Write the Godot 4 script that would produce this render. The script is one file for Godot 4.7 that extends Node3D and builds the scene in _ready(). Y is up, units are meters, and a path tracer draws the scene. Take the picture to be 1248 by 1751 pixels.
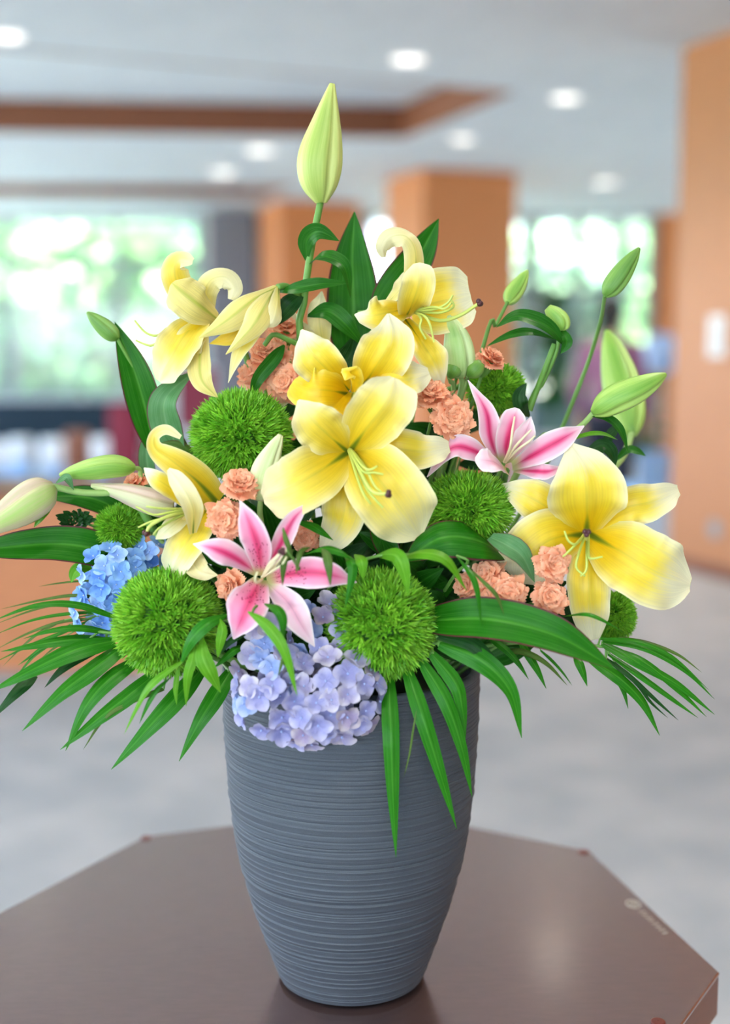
extends Node3D

const F := 2185.7            # focal length in pixels of the 1248x1751 frame
const EYE := Vector3(0, 1.35, 0)
const PITCH := -0.12088
const TABLE_Y := 0.6
var cb := Basis(Vector3(1, 0, 0), PITCH)
var VZ := 1.5                # horizontal distance of the vase axis
var names := {}
var M := {}
var rng := RandomNumberGenerator.new()

const LILY := [0.30, 0.55, 0.80, 0.96, 1.0, 0.93, 0.72, 0.40, 0.05]
const SEPAL := [0.34, 0.55, 0.78, 0.95, 1.0, 0.90, 0.66, 0.34, 0.03]
const ROUND := [0.35, 0.62, 0.86, 0.98, 1.0, 1.0, 0.93, 0.74, 0.18]
const LEAF := [0.14, 0.52, 0.82, 0.97, 1.0, 0.91, 0.70, 0.40, 0.02]
const CORDY := [0.45, 0.74, 0.93, 1.0, 0.98, 0.88, 0.68, 0.37, 0.01]
const PALM := [0.55, 0.85, 1.0, 0.97, 0.88, 0.74, 0.54, 0.30, 0.02]
const RIBBON := [0.8, 0.95, 1.0, 1.0, 0.95, 0.9, 0.8, 0.62, 0.25]
const FAN := [0.22, 0.42, 0.66, 0.86, 1.0, 1.04, 1.0, 0.9, 0.72]
const BUD := [0.32, 0.74, 0.93, 1.0, 0.99, 0.91, 0.75, 0.52, 0.14]
const Z := Vector3(0, 0, 1)

# ---------------------------------------------------------------- the scene
func _ready() -> void:
	rng.seed = 5
	# camera
	var cam := Camera3D.new()
	cam.name = "camera"
	add_child(cam)
	cam.position = EYE
	cam.basis = cb
	var lens := CameraAttributesPhysical.new()
	lens.frustum_focal_length = 50.0
	lens.frustum_focus_distance = 1.42
	lens.exposure_aperture = 1.75
	lens.frustum_near = 0.05
	lens.frustum_far = 200.0
	cam.attributes = lens
	cam.fov = 43.6584
	cam.current = true
	# sky, sun, exposure
	var we := WorldEnvironment.new()
	we.name = "environment"
	var env := Environment.new()
	env.background_mode = Environment.BG_SKY
	var sky := Sky.new()
	var sm := ProceduralSkyMaterial.new()
	sm.sky_top_color = Color(0.62, 0.76, 0.95)
	sm.sky_horizon_color = Color(0.90, 0.94, 0.97)
	sm.ground_bottom_color = Color(0.42, 0.45, 0.40)
	sm.ground_horizon_color = Color(0.62, 0.66, 0.60)
	sm.energy_multiplier = 1.0
	sky.sky_material = sm
	env.sky = sky
	env.background_energy_multiplier = 4.0
	env.tonemap_mode = Environment.TONE_MAPPER_LINEAR
	env.tonemap_exposure = 2.85
	env.sdfgi_enabled = true
	env.ssao_enabled = true
	env.ssil_enabled = true
	we.environment = env
	add_child(we)
	var sun := DirectionalLight3D.new()
	sun.name = "sun"
	sun.light_color = Color(1.0, 0.96, 0.88)
	sun.light_energy = 6.0
	sun.light_angular_distance = 1.0
	sun.shadow_enabled = true
	sun.rotation_degrees = Vector3(-64, -18, 0)
	add_child(sun)
	make_materials()
	build_room()
	build_outside()
	build_table()
	build_vase()
	build_lilies()
	build_pink_lilies()
	build_balls()
	build_hydrangeas()
	build_carnations()
	build_buds()
	build_leaves()
	build_fronds()
	build_filler()
	build_background()


# ---------------------------------------------------------------- places
func ray(x: float, y: float) -> Vector3:
	return cb * Vector3((x - 624.0) / F, -(y - 875.5) / F, -1.0)


func W(x: float, y: float, dz: float) -> Vector3:      # dz: centimetres in front of the upright plane through the vase axis
	var d := ray(x, y)
	return EYE + d * ((VZ - dz * 0.01) / -d.z)


func far_at(x: float, y: float, z: float) -> Vector3:
	var d := ray(x, y)
	return EYE + d * (z / -d.z)


func on_y(x: float, y: float, h: float) -> Vector3:
	var d := ray(x, y)
	return EYE + d * ((h - EYE.y) / d.y)


func px(w: float, dz := 0.0) -> float:
	return w * (VZ - dz * 0.01) / F


func pts(a: Array) -> Array:
	var r := []
	for i in range(0, a.size(), 3):
		r.append(W(a[i], a[i + 1], a[i + 2]))
	return r


# ---------------------------------------------------------------- naming
func numbered(called: String) -> String:
	var n: int = names.get(called, 0)
	names[called] = n + 1
	return called if n == 0 else "%s_%03d" % [called, n]


func thing(called: String, label: String, category: String, at: Vector3, group := "") -> Node3D:
	var o := Node3D.new()
	o.name = numbered(called)
	add_child(o)
	o.position = at
	tag(o, label, category, group)
	return o


func tag(o: Node, label: String, category: String, group := "", kind := "") -> void:
	if label:
		o.set_meta("label", label)
	if category:
		o.set_meta("category", category)
	if group:
		o.set_meta("group", group)
	if kind:
		o.set_meta("kind", kind)


func part(parent: Node3D, called: String, mesh: Mesh, m: Material, local := false) -> MeshInstance3D:   # meshes are made in world coordinates unless local
	var o := MeshInstance3D.new()
	o.name = called
	o.mesh = mesh
	o.material_override = m
	parent.add_child(o, true)
	if not local:
		var base := Vector3.ZERO
		var p: Node = parent
		while p is Node3D and p != self:
			base += (p as Node3D).position
			p = p.get_parent()
		o.position = -base
	return o


func single(called: String, mesh: Mesh, m: Material, label: String, category: String, group := "") -> MeshInstance3D:
	var o := MeshInstance3D.new()
	o.name = numbered(called)
	o.mesh = mesh
	o.material_override = m
	add_child(o)
	tag(o, label, category, group)
	return o


func struct(called: String, mesh: Mesh, m: Material, at := Vector3.ZERO) -> MeshInstance3D:
	var o := single(called, mesh, m, "", "")
	o.position = at
	o.set_meta("kind", "structure")
	return o


# ---------------------------------------------------------------- shapes
func mk(v: PackedVector3Array, uv: PackedVector2Array, idx: PackedInt32Array, flat := false) -> ArrayMesh:
	if flat:
		var v2 := PackedVector3Array()
		var uv2 := PackedVector2Array()
		for k in idx:
			v2.append(v[k])
			if uv.size():
				uv2.append(uv[k])
		v = v2
		uv = uv2
		idx = PackedInt32Array(range(v.size()))
	var n := PackedVector3Array()
	n.resize(v.size())
	for k in range(0, idx.size(), 3):
		var a := idx[k]
		var b := idx[k + 1]
		var c := idx[k + 2]
		var f := (v[c] - v[a]).cross(v[b] - v[a])
		n[a] += f
		n[b] += f
		n[c] += f
	for k in n.size():
		n[k] = n[k].normalized() if n[k].length_squared() > 1e-24 else Vector3.UP
	var arr := []
	arr.resize(Mesh.ARRAY_MAX)
	arr[Mesh.ARRAY_VERTEX] = v
	arr[Mesh.ARRAY_NORMAL] = n
	if uv.size():
		arr[Mesh.ARRAY_TEX_UV] = uv
	arr[Mesh.ARRAY_INDEX] = idx
	var me := ArrayMesh.new()
	me.add_surface_from_arrays(Mesh.PRIMITIVE_TRIANGLES, arr)
	return me


func cat(p: Array, u: float) -> Vector3:
	var n := p.size() - 1
	var x := clampf(u, -0.2, 1.2) * n
	var i := clampi(int(floor(x)), 0, n - 1)
	var t := x - i
	var b: Vector3 = p[i]
	var c: Vector3 = p[i + 1]
	var a: Vector3 = p[i - 1] if i > 0 else b * 2.0 - c
	var d: Vector3 = p[i + 2] if i + 2 <= n else c * 2.0 - b
	return 0.5 * (2.0 * b + (c - a) * t + (2.0 * a - 5.0 * b + 4.0 * c - d) * t * t + (3.0 * b - a - 3.0 * c + d) * t * t * t)


func prf(p: Array, u: float) -> float:
	var n := p.size() - 1
	var x := clampf(u, 0.0, 1.0) * n
	var i := clampi(int(floor(x)), 0, n - 1)
	var t := x - i
	var b: float = p[i]
	var c: float = p[i + 1]
	var a: float = p[i - 1] if i > 0 else b * 2.0 - c
	var d: float = p[i + 2] if i + 2 <= n else c * 2.0 - b
	return maxf(0.004, 0.5 * (2.0 * b + (c - a) * t + (2.0 * a - 5.0 * b + 4.0 * c - d) * t * t + (3.0 * b - a - 3.0 * c + d) * t * t * t))


# A petal or leaf: a sheet swept along a curve, with its own width profile, cupping, midrib and wavy edge.
func blade(p: Array, w: float, prof: Array, n0: Vector3, n1: Vector3, o := {}) -> ArrayMesh:
	var nu: int = o.get("nu", 18)
	var nv: int = o.get("nv", 8)
	var cup: float = o.get("cup", 0.0)
	var rib: float = o.get("rib", 0.0)
	var ruf: float = o.get("ruf", 0.0)
	var rf: float = o.get("rf", 2.0)
	var ph: float = o.get("ph", 0.0)
	var notch: float = o.get("notch", 0.0)
	var v := PackedVector3Array()
	var uv := PackedVector2Array()
	var idx := PackedInt32Array()
	for i in nu + 1:
		var u := float(i) / nu
		var ue := 1.0 - pow(1.0 - u, 1.15)
		var c := cat(p, ue)
		var t := (cat(p, ue + 0.012) - cat(p, ue - 0.012)).normalized()
		var n := n0.lerp(n1, u)
		n = (n - t * n.dot(t))
		if n.length() < 1e-4:
			n = Vector3.UP - t * t.y
		n = n.normalized()
		var s := t.cross(n).normalized()
		var ww := w * prf(prof, ue)
		for j in nv + 1:
			var x := 2.0 * j / nv - 1.0
			var ax := absf(x)
			var lift := cup * x * x - rib * exp(-x * x / 0.03) + ruf * ax * ax * (sin(ue * rf * TAU + ph + (2.1 if x > 0.0 else 0.0)) + 0.55 * sin(ue * rf * 15.7 + ph * 2.3 + (0.9 if x > 0.0 else 0.0)) * ax) * minf(1.0, ue * 2.5)
			var back := 0.0
			if notch > 0.0 and i >= nu - 1:
				back = notch * w * (0.5 + 0.5 * sin(x * 17.0 + ph)) * float(i - nu + 2) * 0.5
			v.append(c + s * (x * ww) + n * (lift * ww) - t * back)
			uv.append(Vector2(ue, 0.5 + 0.5 * x))
	for i in nu:
		for j in nv:
			var a := i * (nv + 1) + j
			var b := a + nv + 1
			idx.append_array([a, b, a + 1, b, b + 1, a + 1])
	return mk(v, uv, idx)


# A round body swept along a curve: stems, filaments, buds (with lengthwise grooves).
func sweep(p: Array, w: float, prof: Array, seg := 7, rings := 8, groove := 0.0, k := 3, flatn := 1.0) -> ArrayMesh:
	var v := PackedVector3Array()
	var uv := PackedVector2Array()
	var idx := PackedInt32Array()
	for i in rings + 1:
		var u := float(i) / rings
		var c := cat(p, u)
		var t := (cat(p, u + 0.012) - cat(p, u - 0.012)).normalized()
		var n := Vector3(0, 0.05, -1)
		n = n - t * n.dot(t)
		if n.length() < 1e-3:
			n = Vector3.UP - t * t.y
		n = n.normalized()
		var s := t.cross(n)
		var r := w * prf(prof, u)
		for j in seg + 1:
			var a := TAU * j / seg
			var g := 1.0
			if groove > 0.0:
				var q := fposmod((a + 0.5) * k / TAU, 1.0)
				q = minf(q, 1.0 - q) * 2.0
				g = 1.0 - groove * exp(-q * q / 0.014) * (1.0 - u * 0.3) + groove * 0.25 * exp(-(q - 0.32) * (q - 0.32) / 0.012)
			v.append(c + (n * (cos(a) * flatn) + s * sin(a)) * (r * g))
			uv.append(Vector2(u, float(j) / seg))
	for i in rings:
		for j in seg:
			var a := i * (seg + 1) + j
			var b := a + seg + 1
			idx.append_array([a, b, a + 1, b, b + 1, a + 1])
	var st := v.size()
	v.append(cat(p, 0.0))
	uv.append(Vector2(0, 0.5))
	v.append(cat(p, 1.0))
	uv.append(Vector2(1, 0.5))
	for j in seg:
		idx.append_array([st, j, j + 1])
		idx.append_array([st + 1, rings * (seg + 1) + j + 1, rings * (seg + 1) + j])
	return mk(v, uv, idx)


func tube(p: Array, r0: float, r1: float, seg := 7, rings := 10) -> ArrayMesh:
	return sweep(p, r0, [1.0, 0.5 + 0.5 * r1 / r0, r1 / r0], seg, rings)


# A turned profile: pairs of (radius, height) round the y axis.
func lathe(pr: PackedVector2Array, seg: int, at := Vector3.ZERO) -> ArrayMesh:
	var v := PackedVector3Array()
	var idx := PackedInt32Array()
	for q in pr:
		for j in seg:
			var a := TAU * j / seg
			v.append(at + Vector3(q.x * cos(a), q.y, q.x * sin(a)))
	for i in pr.size() - 1:
		for j in seg:
			var a := i * seg + j
			var a1 := i * seg + (j + 1) % seg
			idx.append_array([a, a1, a + seg, a1, a1 + seg, a + seg])
	return mk(v, PackedVector2Array(), idx)


# An upright prism over a polygon in (x, z), bevelled at its top edge.
func prism(poly: Array, y0: float, y1: float, bevel := 0.0) -> ArrayMesh:
	var v := PackedVector3Array()
	var idx := PackedInt32Array()
	var n := poly.size()
	var mid := Vector2.ZERO
	var area := 0.0
	for k in n:
		mid += poly[k] / n
		area += poly[k].x * poly[(k + 1) % n].y - poly[(k + 1) % n].x * poly[k].y
	if area < 0:
		poly = poly.duplicate()
		poly.reverse()
	var levels := [[y0, 0.0], [y1 - bevel, 0.0], [y1, bevel]] if bevel > 0.0 else [[y0, 0.0], [y1, 0.0]]
	for l in levels:
		for k in n:
			var q: Vector2 = poly[k]
			var to := mid - q
			q += to.normalized() * l[1] * 1.3
			v.append(Vector3(q.x, l[0], q.y))
	for l in levels.size() - 1:
		for k in n:
			var a := l * n + k
			var b := l * n + (k + 1) % n
			idx.append_array([a, a + n, b, b, a + n, b + n])
	var top := (levels.size() - 1) * n
	for k in range(1, n - 1):
		idx.append_array([top, top + k + 1, top + k])
		idx.append_array([0, k, k + 1])
	var me := mk(v, PackedVector2Array(), idx, true)
	return me


func slab(a: Vector3, b: Vector3, y0: float, y1: float, th: float, side := 1.0) -> ArrayMesh:    # an upright slab along a-b, thickness to one side
	var p := Vector2(a.x, a.z)
	var q := Vector2(b.x, b.z)
	var n := (q - p).orthogonal().normalized() * th * side
	return prism([p, q, q + n, p + n], y0, y1)


func box(sx: float, sy: float, sz: float, at := Vector3.ZERO, bev := 0.0) -> ArrayMesh:
	return prism([Vector2(at.x - sx / 2, at.z - sz / 2), Vector2(at.x + sx / 2, at.z - sz / 2), Vector2(at.x + sx / 2, at.z + sz / 2), Vector2(at.x - sx / 2, at.z + sz / 2)], at.y - sy / 2, at.y + sy / 2, bev)


func ball(r: float, at := Vector3.ZERO, sq := Vector3.ONE, seg := 14) -> ArrayMesh:
	var v := PackedVector3Array()
	var idx := PackedInt32Array()
	var rows := seg / 2 + 1
	for i in rows + 1:
		var e := PI * i / rows
		for j in seg:
			var a := TAU * j / seg
			v.append(at + Vector3(sin(e) * cos(a), -cos(e), sin(e) * sin(a)) * r * sq)
	for i in rows:
		for j in seg:
			var a := i * seg + j
			var a1 := i * seg + (j + 1) % seg
			idx.append_array([a, a1, a + seg, a1, a1 + seg, a + seg])
	return mk(v, PackedVector2Array(), idx)


func join(list: Array) -> ArrayMesh:
	var st := SurfaceTool.new()
	for m in list:
		st.append_from(m, 0, Transform3D())
	return st.commit()


# Surface nets over a distance field.
func nets(lo: Vector3, hi: Vector3, cell: float, field: Callable) -> ArrayMesh:
	var nx := int((hi.x - lo.x) / cell) + 2
	var ny := int((hi.y - lo.y) / cell) + 2
	var nz := int((hi.z - lo.z) / cell) + 2
	var d := PackedFloat32Array()
	d.resize(nx * ny * nz)
	for k in nz:
		for j in ny:
			for i in nx:
				d[(k * ny + j) * nx + i] = field.call(lo + Vector3(i, j, k) * cell)
	var at := PackedInt32Array()
	at.resize(nx * ny * nz)
	at.fill(-1)
	var v := PackedVector3Array()
	var off := [0, 1, nx, nx + 1, nx * ny, nx * ny + 1, nx * ny + nx, nx * ny + nx + 1]
	var edges := [[0, 1], [2, 3], [4, 5], [6, 7], [0, 2], [1, 3], [4, 6], [5, 7], [0, 4], [1, 5], [2, 6], [3, 7]]
	for k in nz - 1:
		for j in ny - 1:
			for i in nx - 1:
				var b := (k * ny + j) * nx + i
				var inside := 0
				for q in 8:
					if d[b + off[q]] < 0.0:
						inside += 1
				if inside == 0 or inside == 8:
					continue
				var s := Vector3.ZERO
				var c := 0
				for e in edges:
					var p: int = e[0]
					var r: int = e[1]
					var x := d[b + off[p]]
					var y := d[b + off[r]]
					if (x < 0.0) != (y < 0.0):
						s += Vector3(p & 1, (p >> 1) & 1, p >> 2).lerp(Vector3(r & 1, (r >> 1) & 1, r >> 2), x / (x - y))
						c += 1
				at[b] = v.size()
				v.append(lo + (Vector3(i, j, k) + s / c) * cell)
	var idx := PackedInt32Array()
	var st := [1, nx, nx * ny]
	for k in range(1, nz - 1):
		for j in range(1, ny - 1):
			for i in range(1, nx - 1):
				var b := (k * ny + j) * nx + i
				for ax in 3:
					var x := d[b] < 0.0
					if x == (d[b + st[ax]] < 0.0):
						continue
					var e: int = st[(ax + 1) % 3]
					var f: int = st[(ax + 2) % 3]
					var q := [at[b], at[b - e], at[b - e - f], at[b - f]]
					if not x:
						q.reverse()
					idx.append_array([q[0], q[2], q[1], q[0], q[3], q[2]])
	return mk(v, PackedVector2Array(), idx)


func capsule(p: Vector3, b: Array) -> float:      # b = [from, to, radius, radius]
	var a: Vector3 = b[0]
	var ab: Vector3 = b[1] - a
	var t := clampf((p - a).dot(ab) / ab.length_squared(), 0.0, 1.0)
	return (p - a - ab * t).length() - lerpf(b[2], b[3], t)


func bones(p: Vector3, list: Array, k: float) -> float:
	var d := 1e3
	for b in list:
		var e := capsule(p, b)
		var h := maxf(k - absf(d - e), 0.0) / k
		d = minf(d, e) - h * h * k * 0.25
	return d


# ---------------------------------------------------------------- materials
func tex(w: int, h: int, f: Callable) -> ImageTexture:
	var im := Image.create(w, h, false, Image.FORMAT_RGB8)
	for y in h:
		for x in w:
			im.set_pixel(x, y, f.call((x + 0.5) / w, (y + 0.5) / h))
	return ImageTexture.create_from_image(im)


func mat(c: Color, rough := 0.6, t: Texture2D = null, back := Color.BLACK) -> StandardMaterial3D:
	var m := StandardMaterial3D.new()
	m.albedo_color = c
	m.roughness = rough
	m.albedo_texture = t
	m.cull_mode = BaseMaterial3D.CULL_DISABLED
	if back != Color.BLACK:
		m.backlight_enabled = true
		m.backlight = back
	return m


func ss(a: float, b: float, x: float) -> float:
	return smoothstep(a, b, x)


func noise(freq: float, s: int, oct := 3) -> FastNoiseLite:
	var n := FastNoiseLite.new()
	n.noise_type = FastNoiseLite.TYPE_SIMPLEX_SMOOTH
	n.frequency = freq
	n.seed = s
	n.fractal_octaves = oct
	return n


func world_mat(c0: Color, c1: Color, scale: Vector3, n: FastNoiseLite, rough: float, stretch := Vector2(1, 1), size := 512) -> StandardMaterial3D:
	var im := n.get_seamless_image(size, size)
	var t := tex(size / 2, size / 2, func(u, v): return c0.lerp(c1, im.get_pixel(int(fposmod(u * stretch.x, 1.0) * (size - 1)), int(fposmod(v * stretch.y, 1.0) * (size - 1))).r))
	var m := mat(Color.WHITE, rough, t)
	m.uv1_triplanar = true
	m.uv1_world_triplanar = true
	m.uv1_scale = scale
	return m


func make_materials() -> void:
	var n1 := noise(0.05, 3)
	var vein := noise(0.9, 5, 2)
	var petal := func(deep: Color, yel: Color, cream: Color, lo: float, hi: float, str_: float, edge: float):
		return tex(160, 96, func(u, v):
			var x: float = absf(v * 2.0 - 1.0)
			var ve: float = vein.get_noise_2d(v * 34.0, u * 1.6) * 0.10
			var e: float = (1.0 - ss(lo, hi, u + ve * 0.5 + n1.get_noise_2d(u * 30.0, v * 30.0) * 0.08)) * (1.0 - pow(x, edge) * 0.97) * str_
			var c: Color = cream.lerp(yel, clampf(e * 1.25, 0.0, 1.0)).lerp(deep, clampf((1.0 - ss(0.08, 0.5, u)) * (1.0 - x * 0.8) * str_, 0.0, 1.0))
			c = c.lerp(Color(0.70, 0.74, 0.25), clampf(exp(-x * x / 0.002) * (1.0 - ss(0.5, 0.95, u)) * 0.20, 0.0, 1.0))
			c = c.lerp(Color(0.36, 0.50, 0.10), clampf((1.0 - ss(0.10, 0.30, u + x * 0.9)) * 0.85, 0.0, 1.0))
			return c.darkened(clampf(ve * 0.5, -0.05, 0.06)))
	var bl := Color(0.42, 0.42, 0.42)
	M.yellow = mat(Color.WHITE, 0.42, petal.call(Color(1.0, 0.83, 0.05), Color(1.0, 0.89, 0.25), Color(0.98, 0.97, 0.85), 0.48, 0.88, 1.2, 1.8), bl)
	M.pale = mat(Color.WHITE, 0.42, petal.call(Color(0.97, 0.83, 0.13), Color(0.98, 0.88, 0.28), Color(0.985, 0.965, 0.80), 0.45, 1.0, 0.9, 2.3), bl)
	M.cream = mat(Color.WHITE, 0.45, petal.call(Color(0.93, 0.86, 0.40), Color(0.95, 0.90, 0.55), Color(0.96, 0.945, 0.78), 0.2, 0.8, 0.7, 2.4), bl)
	M.deep = mat(Color.WHITE, 0.42, petal.call(Color(1.0, 0.80, 0.02), Color(1.0, 0.84, 0.10), Color(1.0, 0.93, 0.45), 0.7, 1.2, 1.0, 2.4), bl)
	var back := func(base: Color, line: Color, edge: Color):
		return tex(128, 96, func(u, v):
			var x: float = absf(v * 2.0 - 1.0)
			var c: Color = base.lerp(edge, ss(0.6, 1.0, x))
			c = c.lerp(line, exp(-x * x / 0.012) * 0.75 * (1.0 - 0.5 * u))
			return c.darkened(vein.get_noise_2d(v * 40.0, u * 2.0) * 0.08))
	M.petal_back = mat(Color.WHITE, 0.45, back.call(Color(0.95, 0.90, 0.55), Color(0.66, 0.74, 0.22), Color(0.97, 0.93, 0.66)), bl)
	var dots := []
	rng.seed = 77
	for k in 46:
		dots.append([rng.randf_range(0.10, 0.42), 0.5 + rng.randf_range(-0.36, 0.36), rng.randf_range(0.007, 0.013)])
	var pink := func(mid: Color, body: Color, edge: Color, spots: bool):
		return tex(224, 96, func(u, v):
			var x: float = absf(v * 2.0 - 1.0)
			var ve: float = vein.get_noise_2d(v * 40.0, u * 2.0) * 0.1
			var c: Color = body.lerp(edge, clampf(ss(0.62, 1.06, x + ve) + ss(0.74, 1.0, u) * 0.7, 0.0, 1.0))
			c = c.lerp(mid, clampf(exp(-x * x / 0.085) * ss(0.03, 0.25, u) * (1.0 - ss(0.55, 0.97, u)), 0.0, 1.0))
			c = c.lerp(mid.darkened(0.15), clampf(exp(-x * x / 0.0015) * (1.0 - ss(0.6, 0.95, u)) * 0.7, 0.0, 1.0))
			c = c.lerp(Color(0.80, 0.82, 0.50), clampf((1.0 - ss(0.02, 0.16, u)) * 0.85, 0.0, 1.0))
			if spots:
				for q in dots:
					if Vector2((u - q[0]) * 1.6, v - q[1]).length() < q[2] * 1.5:
						c = Color(0.62, 0.08, 0.25)
			return c)
	M.pink = mat(Color.WHITE, 0.45, pink.call(Color(0.88, 0.25, 0.45), Color(0.93, 0.58, 0.70), Color(0.97, 0.89, 0.90), true), bl)
	M.pink_plain = mat(Color.WHITE, 0.45, pink.call(Color(0.86, 0.18, 0.42), Color(0.94, 0.70, 0.78), Color(0.96, 0.90, 0.90), false), bl)
	M.pink_back = mat(Color.WHITE, 0.45, pink.call(Color(0.92, 0.66, 0.74), Color(0.95, 0.80, 0.84), Color(0.96, 0.91, 0.90), false), bl)
	var leaf := func(base: Color, line: Color, edge: Color, rim: float, lines: float):
		return tex(128, 96, func(u, v):
			var x: float = absf(v * 2.0 - 1.0)
			var c: Color = base.lightened(vein.get_noise_2d(v * lines, u * 1.2) * 0.12 + n1.get_noise_2d(u * 60.0, v * 40.0) * 0.05)
			c = c.lerp(line, exp(-x * x / 0.004) * 0.55)
			return c.lerp(edge, ss(rim, rim + 0.05, x)))
	var lb := Color(0.22, 0.22, 0.22)
	M.cordy = mat(Color.WHITE, 0.42, leaf.call(Color(0.13, 0.41, 0.045), Color(0.38, 0.62, 0.22), Color(0.36, 0.16, 0.19), 0.90, 40.0), lb)
	M.cordy_grey = mat(Color.WHITE, 0.42, leaf.call(Color(0.34, 0.53, 0.33), Color(0.50, 0.66, 0.46), Color(0.38, 0.22, 0.24), 0.92, 40.0), lb)
	M.lily_leaf = mat(Color.WHITE, 0.40, leaf.call(Color(0.13, 0.38, 0.07), Color(0.28, 0.52, 0.17), Color(0.12, 0.36, 0.07), 0.95, 26.0), lb)
	M.palm = mat(Color.WHITE, 0.38, leaf.call(Color(0.15, 0.44, 0.06), Color(0.34, 0.60, 0.17), Color(0.12, 0.37, 0.05), 0.93, 22.0), lb)
	M.fresh = mat(Color.WHITE, 0.42, leaf.call(Color(0.34, 0.58, 0.10), Color(0.52, 0.74, 0.30), Color(0.32, 0.57, 0.14), 0.93, 22.0), Color(0.35, 0.35, 0.35))
	M.dull = mat(Color.WHITE, 0.45, leaf.call(Color(0.30, 0.42, 0.16), Color(0.42, 0.52, 0.24), Color(0.34, 0.30, 0.16), 0.85, 22.0), lb)
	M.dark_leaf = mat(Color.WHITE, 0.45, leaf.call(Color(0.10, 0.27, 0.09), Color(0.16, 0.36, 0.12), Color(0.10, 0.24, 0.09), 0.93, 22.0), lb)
	for k in ["cordy", "cordy_grey", "lily_leaf", "palm", "fresh", "dull", "dark_leaf"]:
		M[k].metallic_specular = 0.30
	for k in ["yellow", "pale", "cream", "deep", "petal_back"]:
		M[k].albedo_color = Color(0.925, 0.905, 0.85)
	M.stem = mat(Color(0.40, 0.60, 0.25), 0.5)
	M.stem_pale = mat(Color(0.60, 0.74, 0.42), 0.5)
	M.filament = mat(Color(0.80, 0.86, 0.42), 0.5, null, bl)
	M.filament_pale = mat(Color(0.95, 0.92, 0.74), 0.5, null, bl)
	M.stigma = mat(Color(0.28, 0.10, 0.12), 0.4)
	var budt := func(a: Color, b: Color, tip: Color):
		return tex(96, 128, func(u, v):
			var w: float = 0.5 + 0.5 * cos(v * TAU * 3.0 + 0.5)
			var c: Color = a.lerp(b, w * 0.75 + vein.get_noise_2d(v * 60.0, u * 1.4) * 0.34)
			return c.lerp(tip, ss(0.75, 1.0, u) * 0.6))
	M.bud = mat(Color.WHITE, 0.45, budt.call(Color(0.50, 0.69, 0.27), Color(0.72, 0.83, 0.43), Color(0.62, 0.75, 0.32)), lb)
	M.bud_light = mat(Color.WHITE, 0.45, budt.call(Color(0.64, 0.74, 0.34), Color(0.85, 0.88, 0.54), Color(0.84, 0.85, 0.46)), lb)
	M.bud_pale = mat(Color.WHITE, 0.45, budt.call(Color(0.64, 0.78, 0.46), Color(0.83, 0.89, 0.66), Color(0.88, 0.91, 0.70)), lb)
	M.bud_cream = mat(Color.WHITE, 0.45, budt.call(Color(0.80, 0.86, 0.60), Color(0.93, 0.94, 0.76), Color(0.93, 0.93, 0.74)), bl)
	M.bud_pink = mat(Color.WHITE, 0.45, budt.call(Color(0.70, 0.78, 0.46), Color(0.87, 0.74, 0.68), Color(0.84, 0.80, 0.66)), lb)
	M.bud_rose = mat(Color.WHITE, 0.45, budt.call(Color(0.84, 0.84, 0.66), Color(0.83, 0.70, 0.66), Color(0.84, 0.88, 0.58)), lb)
	M.bud_dark = mat(Color.WHITE, 0.45, budt.call(Color(0.36, 0.55, 0.20), Color(0.52, 0.68, 0.32), Color(0.45, 0.60, 0.26)), lb)
	for k in 3:
		var s := 1.0 - 0.04 * k
		var peach := tex(64, 48, func(u, v): return Color(0.99, 0.63 * s, 0.45 * s).lerp(Color(0.99, 0.80, 0.66), ss(0.35, 1.0, u) * 0.8).lerp(Color(0.98, 0.58, 0.42), vein.get_noise_2d(v * 30.0, u * 3.0) * 0.3 + 0.1))
		M["peach%d" % k] = mat(Color.WHITE, 0.55, peach, Color(0.45, 0.45, 0.45))
	var hyd := func(a: Color, b: Color): return tex(48, 48, func(u, v): return a.lerp(b, clampf(ss(0.25, 0.95, u) + vein.get_noise_2d(v * 20.0, u * 5.0) * 0.25, 0.0, 1.0)))
	M.blue0 = mat(Color.WHITE, 0.55, hyd.call(Color(0.46, 0.64, 0.92), Color(0.58, 0.75, 0.95)), bl)
	M.blue1 = mat(Color.WHITE, 0.55, hyd.call(Color(0.38, 0.57, 0.89), Color(0.50, 0.69, 0.94)), bl)
	M.blue2 = mat(Color.WHITE, 0.55, hyd.call(Color(0.52, 0.66, 0.91), Color(0.68, 0.80, 0.95)), bl)
	M.lav0 = mat(Color.WHITE, 0.55, hyd.call(Color(0.62, 0.63, 0.84), Color(0.77, 0.76, 0.87)), bl)
	M.lav1 = mat(Color.WHITE, 0.55, hyd.call(Color(0.58, 0.68, 0.91), Color(0.74, 0.79, 0.92)), bl)
	M.lav2 = mat(Color.WHITE, 0.55, hyd.call(Color(0.68, 0.66, 0.82), Color(0.86, 0.84, 0.88)), bl)
	M.lav3 = mat(Color.WHITE, 0.55, hyd.call(Color(0.66, 0.60, 0.74), Color(0.79, 0.75, 0.77)), bl)
	M.bead = mat(Color(0.66, 0.72, 0.90), 0.5)
	M.bead_blue = mat(Color(0.72, 0.80, 0.92), 0.5)
	M.tuft = mat(Color.WHITE, 0.5, null, Color(0.5, 0.5, 0.5))
	M.tuft.vertex_color_use_as_albedo = true
	M.tuft_core = mat(Color(0.18, 0.40, 0.06), 0.8)
	M.foam = mat(Color(0.10, 0.16, 0.08), 0.9)
	for k in ["lav0", "lav1", "lav2", "lav3"]:
		M[k].albedo_color = Color(0.93, 0.92, 0.93)
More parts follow.
